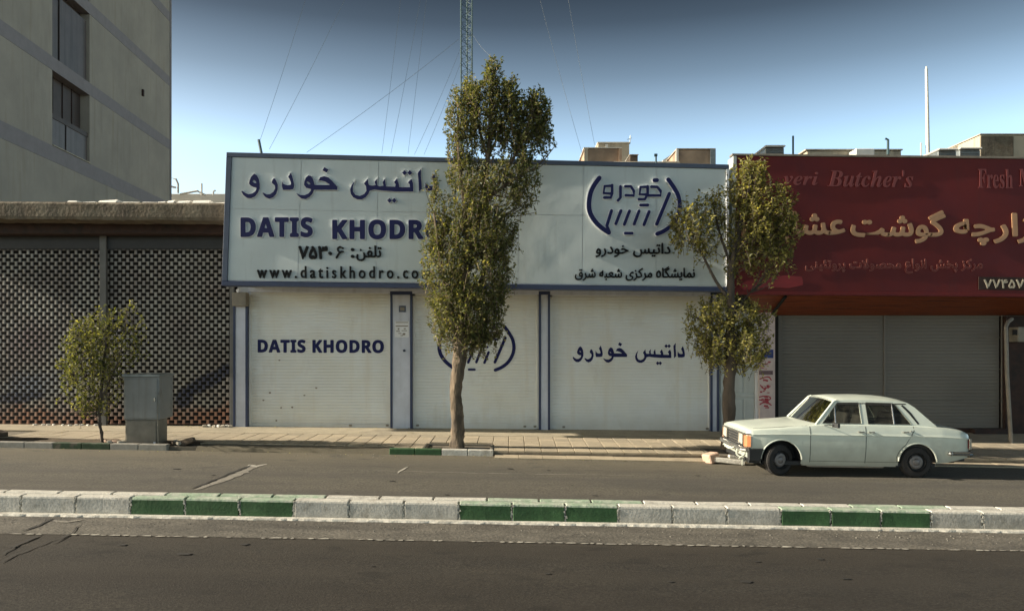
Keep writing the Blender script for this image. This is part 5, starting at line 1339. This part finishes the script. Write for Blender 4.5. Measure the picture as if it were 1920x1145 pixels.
# seams
def seam(pts, wdt=.006):
    mb = MB(); rows = []
    for i, (u, z) in enumerate(pts):
        a = Vector(pts[max(i - 1, 0)]); b = Vector(pts[min(i + 1, len(pts) - 1)]); d = (b - a).normalized(); n = Vector((-d.y, d.x)) * wdt
        def yy(u, z):
            s_ = section(u)
            for (y0, z0), (y1, z1) in zip(s_, s_[1:]):
                if z0 <= z <= z1: return y0 + (y1 - y0) * ((z - z0) / (z1 - z0 + 1e-9)) - .0022
            return s_[-1][0] - .002
        rows.append([(u + n.x, yy(u + n.x, z + n.y), z + n.y), (u - n.x, yy(u - n.x, z - n.y), z - n.y)])
    mb.grid(rows[::-1]); mb.build('door_seam', M['carseam'], car)
def ls_(a, b, n=14): return [(a[0] + (b[0] - a[0]) * k / n, a[1] + (b[1] - a[1]) * k / n) for k in range(n + 1)]
seam(ls_((.54, .26), (.53, .955), 24)); seam(ls_((1.57, .26), (1.57, .965), 24)); seam(ls_((.54, .285), (2.17, .285), 30), .004)
seam([(2.17, .285)] + [(RWu - (RR_ + .05) * math.cos(t), HZ + (RR_ + .05) * math.sin(t)) for t in (.25, .5, .75, .95)] + [(2.42, .80), (2.47, .88), (2.47, .955)])
seam(ls_((-.50, .862), (.50, .94), 16), .003)
# greenhouse side frames
def gy(z): return .085 + max(0, z - .965) * .30
def gside(outer, holes, y0off, th, m, name, parent=car):
    out_ = []
    for side in (0, 1):
        v, f = poly_geo([(outer, holes)])
        def to3(x, y, t):
            z = -(-y) if False else y
            yy = gy(y) - t
            return (x, yy if side == 0 else Wd - yy, y)
        v = [(a, b, 0) for a, b, *_ in v]
        mb = extrude_flat(v, f, to3, y0off - th, y0off)
        if side == 1: mb.f = [tuple(reversed(p)) for p in mb.f]
        out_.append(mb.build(name, m, parent, recalc=True))
    return out_
neg = lambda pts: [(x, -y) for x, y in pts]
roofline = [(.655, .962), (.70, 1.01), (.86, 1.20), (1.03, 1.375), (1.08, 1.405), (1.25, 1.418), (1.7, 1.425), (2.1, 1.418), (2.32, 1.402), (2.45, 1.37), (2.56, 1.30), (2.74, 1.13), (2.93, .960)]
H1 = [(.785, .987), (1.09, 1.352), (1.12, 1.368), (1.50, 1.376), (1.515, 1.36), (1.525, .987)]
H2 = [(1.645, .987), (1.632, 1.36), (1.645, 1.378), (2.14, 1.374), (2.19, 1.355), (2.46, .987)]
gside(neg(roofline), [neg(H1), neg(H2)], .0, .035, M['car'], 'side_frame')
for side in (0, 1):
    for Hh in (H1, H2):
        y = lambda z: (gy(z) + .014) if side == 0 else Wd - gy(z) - .014
        mb = MB(); mb.poly([(a + 0, y(b), b) for a, b in Hh][::(1 if side == 0 else -1)]); mb.build('side_window', M['glass'], car)
    s_ = 1 if side == 0 else -1
    for (a, b) in (((1.03, .99), (1.045, 1.30)), ((2.13, .99), (2.13, 1.365))):
        y = lambda z: (gy(z) - .001) if side == 0 else Wd - gy(z) + .001
        mb = MB(); mb.tube([(a[0], y(a[1]), a[1]), (b[0], y(b[1]), b[1])], .009, 6); mb.build('window_bar', M['chrome'], car)
    # dark vent slot in front of the rear pillar
    y = lambda z: (gy(z) - .003) if side == 0 else Wd - gy(z) + .003
    mb = MB(); q_ = [(2.30, 1.335), (2.34, 1.345), (2.47, 1.21), (2.60, 1.01), (2.575, .99), (2.43, 1.19)]; mb.poly([(a, y(b), b) for a, b in q_][::s_]); mb.build('pillar_vent', M['carblack'], car)
    for Hh in (H1, H2):
        mb = MB(); L_ = Hh + [Hh[0]]; mb.tube([(a, (gy(b) - .001) if side == 0 else Wd - gy(b) + .001, b) for a, b in L_], .006, 4, cap=False); mb.build('window_trim', M['carseam'], car)
# roof
rows = []
top = [q for q in roofline if 1.02 <= q[0] <= 2.46]
tu = [1.03 + (2.45 - 1.03) * k / 24 for k in range(25)]
for u in tu:
    ze = interp(u, roofline); row = []
    crown = interp(u, [(1.03, .045), (1.2, .055), (1.8, .06), (2.3, .05), (2.45, .035)])
    yb = gy(ze)
    row.append((u, yb - .004, ze - .012))
    for k in range(17):
        t = k / 16; yy = yb + .004 + (Wd - 2 * yb - .008) * t
        bow = (4 * t * (1 - t)); uu = u
        if u < 1.1: uu = u - .05 * bow
        if u > 2.38: uu = u + .04 * bow
        row.append((uu, yy, ze + .004 + crown * (1 - abs(2 * t - 1) ** 2.2)))
    row.append((u, Wd - yb + .004, ze - .012)); rows.append(row)
mb = MB(); mb.grid(rows[::-1]); mb.build('roof', M['car'], car, smooth=True)
mb = MB(); mb.box(1.1, 2.4, .2, Wd - .2, 1.33, 1.37); mb.build('roof_lining', M['seat'], car)
# front and rear screens
def screen(name, bu, bz, tu_, tz, bowb, bowt, m):
    rows = []
    for k in range(15):
        t = k / 14; bow = 4 * t * (1 - t); yb0, yb1 = gy(bz) + .03, gy(tz) + .02
        row = []
        for j in range(7):
            s_ = j / 6; yb = yb0 + (yb1 - yb0) * s_; yy = yb + (Wd - 2 * yb) * t
            row.append((bu + (tu_ - bu) * s_ + (bowb * (1 - s_) + bowt * s_) * bow, yy, bz + (tz - bz) * s_ + .045 * s_ * (1 - abs(2 * t - 1) ** 2.2) + .01 * (1 - s_) * bow))
        rows.append(row)
    mb = MB(); mb.grid(rows); o = mb.build(name, m, car, smooth=True); return rows
r1 = screen('windscreen', .70, .972, 1.045, 1.385, -.10, -.05, M['glass'])
r2 = screen('rear_window', 2.88, .968, 2.46, 1.355, .09, .04, M['glass'])
for rows_, nm in ((r1, 'windscreen_seal'), (r2, 'rear_window_seal')):
    loop = [r_[0] for r_ in rows_] + rows_[-1] + [r_[-1] for r_ in rows_[::-1]] + rows_[0][::-1]
    mb = MB(); mb.tube(loop, .009, 5, cap=False); mb.build(nm, M['carseam'], car)
# pillars beside the front screen (white rails)
for side in (0, 1):
    f_ = lambda y: y if side == 0 else Wd - y
    mb = MB(); mb.tube([(.665, f_(gy(.97) + .012), .965), (.87, f_(gy(1.19) + .012), 1.195), (1.045, f_(gy(1.38) + .012), 1.392), (1.10, f_(gy(1.41) + .01), 1.412)], .020, 8); mb.build('front_pillar', M['car'], car, smooth=True)
# cowl and rear shelf
rows = []
for k in range(13):
    t = k / 12; bow = 4 * t * (1 - t); y = .115 + (Wd - .23) * t; e = 1 - abs(2 * t - 1) ** 2.6
    rows.append([(.618, y, zs(.62) + .002 + (zc(.62) - zs(.62)) * e), (.72 - .09 * bow * 0, y, .972 + .012 * e)])
mb = MB(); mb.grid(rows); mb.build('cowl', M['car'], car, smooth=True)
mb = MB(); mb.box(2.55, 2.92, .12, Wd - .12, .93, .955); mb.build('rear_shelf', M['seat'], car)
mb = MB(); mb.box(.70, .86, .14, Wd - .14, .84, .965); mb.build('dashboard', M['carblack'], car, bevel=.03)
# interior
def seat(x, y, w_):
    mb = MB(); mb.box(x, x + .5, y, y + w_, .35, .62)
    mb.hexa([(x + .46, y, .6), (x + .60, y, .6), (x + .60, y + w_, .6), (x + .46, y + w_, .6), (x + .62, y + .03, 1.14), (x + .72, y + .03, 1.14), (x + .72, y + w_ - .03, 1.14), (x + .62, y + w_ - .03, 1.14)])
    mb.build('seat', M['seat'], car, bevel=.03, seg=2)
seat(1.0, .22, .5); seat(1.0, .92, .5); seat(1.86, .2, 1.24)
mb = MB(); mb.box(1.60, 1.74, .34, .62, 1.14, 1.24); mb.box(1.60, 1.74, 1.04, 1.32, 1.14, 1.24); mb.build('head_rest', M['seat'], car, bevel=.02)
pts = []
for k in range(17):
    t = 2 * math.pi * k / 16; c_ = Vector((.98, .45, .96)); a_ = Vector((0, 1, 0)); b_ = Vector((-.5, 0, .86)); pts.append(c_ + a_ * .19 * math.cos(t) + b_ * .19 * math.sin(t))
mb = MB(); mb.tube(pts, .012, 6, cap=False); mb.tube([(.98, .26, .96), (.98, .64, .96)], .01, 5); mb.build('steering_wheel', M['carblack'], car)
mb = MB(); mb.box(.5, 2.9, .10, .15, .3, .93); mb.box(.5, 2.9, Wd - .15, Wd - .10, .3, .93); mb.build('door_lining', M['seat'], car)
# door handles, mirror
for (u, z) in ((1.47, .845), (1.66, .843), (2.30, .855)):
    mb = MB(); mb.box(u - .055, u + .055, -.035, -.018, z - .011, z + .011); mb.box(u - .05, u - .03, -.02, .02, z - .012, z + .012); mb.box(u + .03, u + .05, -.02, .02, z - .012, z + .012); mb.build('door_handle', M['chrome'], car, bevel=.004)
mb = MB(); mb.lathe([(-.03, 0), (-.03, .015), (0, .018)], (2.41, .022, .87), n=10); mb.build('fuel_cap', M['chrome'], car)
mb = MB(); mb.tube([(.80, .05, .95), (.84, -.05, .975), (.93, -.09, .965)], .010, 6); mb.obox((.96, -.10, .968), .05, .15, .085, Matrix.Rotation(R(20), 3, 'Z')); mb.build('wing_mirror', M['carblack'], car, bevel=.008)
mb = MB(); mb.tube([(.64, .5, .99), (.80, .72, 1.09)], .006, 5); mb.tube([(.64, 1.0, .995), (.80, 1.22, 1.09)], .006, 5); mb.build('wiper', M['carblack'], car)
mb = MB(); mb.tube([(.72, .62, 1.01), (.70, .6, .995)], .004, 4); 
# wheels
def wheel(u, y, steer, side):
    t = empty('wheel', (u, y, HZ)); t.parent = car; t.rotation_euler = (0, 0, R(steer)); t.location = (u, y, HZ)
    s_ = -1 if side == 0 else 1
    prof = [(.0, .18), (.015, .205), (.012, .24), (.018, .265), (.035, .282), (.06, .288), (.12, .288), (.145, .282), (.160, .262), (.168, .22), (.16, .18)]
    mb = MB(); mb.lathe([(-s_ * (a - .02), r) for a, r in prof], n=40); mb.build('tyre', M['rubber'], t, smooth=True)
    mb = MB()
    for k in range(40):                # tread blocks
        a = 2 * math.pi * k / 40
        for yy in (.045, .085, .125):
            Mr = Matrix.Rotation(-a, 3, 'Y'); c_ = Mr @ Vector((.288, 0, 0)); mb.obox((c_.x, -s_ * (yy - .02), c_.z), .006, .028, .03, Mr)
    mb.build('tread', M['rubber'], t, kind='stuff')
    prof = [(.018, .182), (.012, .170), (.03, .160), (.055, .150), (.06, .128)]
    mb = MB(); mb.lathe([(-s_ * (a - .02), r) for a, r in prof], n=32); mb.build('rim', M['carblack'], t, smooth=True)
    prof = [(.06, .132), (.030, .128), (.018, .118), (.012, .10), (.016, .07), (.004, .055), (-.006, .035), (-.008, 0)]
    mb = MB(); mb.lathe([(-s_ * (a - .02), r) for a, r in prof], n=32); mb.build('hubcap', M['hub'], t, smooth=True)
for side, y in ((0, .055), (1, Wd - .055)):
    wheel(FWu, y, 20 if True else 0, side); wheel(RWu, y, 0, side)
# front: grille recess, lamps, bumper
mb = MB(); mb.box(U0 - .012, U0 + .01, .14, Wd - .14, .50, .77); mb.build('grille', M['carblack'], car)
for z in (.53, .58, .63, .68, .73): 
    mb = MB(); mb.box(U0 - .024, U0 - .012, .46, Wd - .46, z, z + .014); mb.build('grille_bar', M['chrome'], car)
for y in (.17, Wd - .17 - .26):
    mb = MB(); mb.box(U0 - .045, U0 - .005, y, y + .26, .56, .745); h = mb.build('headlight', M['lens'], car, bevel=.02, seg=2)
    mb = MB(); mb.tube([(U0 - .048, y, .555), (U0 - .048, y + .26, .555), (U0 - .048, y + .26, .75), (U0 - .048, y, .75), (U0 - .048, y, .555)], .009, 5, cap=False); mb.build('lamp_rim', M['chrome'], h)
for side in (0, 1):
    f_ = (lambda y: y) if side == 0 else (lambda y: Wd - y)
    mb = MB(); P = []
    for z in (.53, .735): P.append([(U0 - .035, f_(.155), z), (U0 - .035, f_(.085), z), (U0 - .005, f_(.035), z), (U0 + .055, f_(.006), z)])
    mb.grid(P if side == 0 else P[::-1]); mb.poly([P[1][k] for k in range(4)] + [(U0 + .055, f_(.15), .735)]); mb.poly([P[0][k] for k in range(4)][::-1] + [(U0 + .055, f_(.15), .53)])
    mb.build('indicator', M['amber'], car)
for z in (.765, .505):
    mb = MB(); mb.tube([(U0 + .05, .025, z), (U0 - .02, .06, z), (U0 - .045, .14, z), (U0 - .05, Wd / 2, z), (U0 - .045, Wd - .14, z), (U0 - .02, Wd - .06, z), (U0 + .05, Wd - .025, z)], .012, 6); mb.build('front_trim', M['chrome'], car, smooth=True)
def bumper(name, pts, z, h, m):
    rows = []
    for (x, y, nx, ny) in pts:
        rows.append([(x + nx * d, y + ny * d, z + zz) for d, zz in ((-.03, -h / 2), (.0, -h / 2 + .008), (.012, -h / 4), (.0, 0), (.012, h / 4), (0, h / 2 - .008), (-.03, h / 2))])
    mb = MB(); mb.grid(rows); mb.build(name, m, car, smooth=False)
bumper('front_bumper', [(U0 + .10, Wd - .01, 0, 1), (U0 - .03, Wd - .03, -.6, .8), (U0 - .10, Wd - .14, -1, 0), (U0 - .12, Wd / 2, -1, 0), (U0 - .10, .14, -1, 0), (U0 - .03, .03, -.6, -.8), (U0 + .02, .01, 0, -1)], .48, .085, M['chrome'])
mb = MB(); mb.hexa([(U0 + .02, .0, .27), (-.40, -.004, .25), (-.40, .10, .25), (U0 + .02, .10, .27), (U0 + .01, -.004, .50), (-.33, -.008, .505), (-.33, .1, .505), (U0 + .01, .1, .50)]); mb.build('lower_valance', M['carblack'], car, bevel=.015)
# bent brackets hanging at the front
for i, pts in enumerate(([(-.72, .35, .44), (-.74, .33, .36), (-.70, .30, .31), (-.62, .26, .29)], [(-.62, .14, .45), (-.66, .15, .36), (-.72, .22, .28), (-.60, .2, .24)], [(-.66, .2, .30), (-.665, .2, .16)], [(-.74, .5, .46), (-.80, .62, .42), (-.84, .8, .47), (-.80, 1.0, .44)], [(-.70, .22, .40), (-.60, .12, .33), (-.55, .10, .26)])):
    mb = MB(); mb.tube(smooth_line([Vector(p) for p in pts], 4), .017, 6); mb.build('bent_bracket', M['car'], car, smooth=True)
# rear
bumper('rear_bumper', [(3.12, .005, 0, -1), (3.50, .008, 0, -1), (3.57, .03, .7, -.7), (3.61, .14, 1, 0), (3.62, Wd / 2, 1, 0), (3.61, Wd - .14, 1, 0), (3.57, Wd - .03, .7, .7), (3.12, Wd - .005, 0, 1)], .47, .085, M['chrome'])
mb = MB(); mb.lathe([(-.04, 0), (-.04, .02), (-.02, .04), (.02, .04)], (3.14, .0, .47), n=12); mb.build('bumper_end', M['chrome'], car)
for y in (.05, Wd - .33):
    mb = MB(); mb.box(U1 - .015, U1 + .02, y, y + .28, .56, .74); h = mb.build('tail_light', M['brightred'], car, bevel=.01)
    mb = MB(); mb.box(U1 - .02, U1 + .024, y - .02, y - .002, .55, .75); mb.build('lamp_frame', M['chrome'], h, bevel=.004)
mb = MB(); mb.tube([(3.0, .5, .25), (3.3, .5, .24), (3.5, .5, .25)], .025, 8); mb.build('exhaust_pipe', M['rubbledark'], car)
mb = MB(); mb.tube([(-.5, .03, .865), (.1, .02, .915)], .001, 3)
LOCAL[0] = False
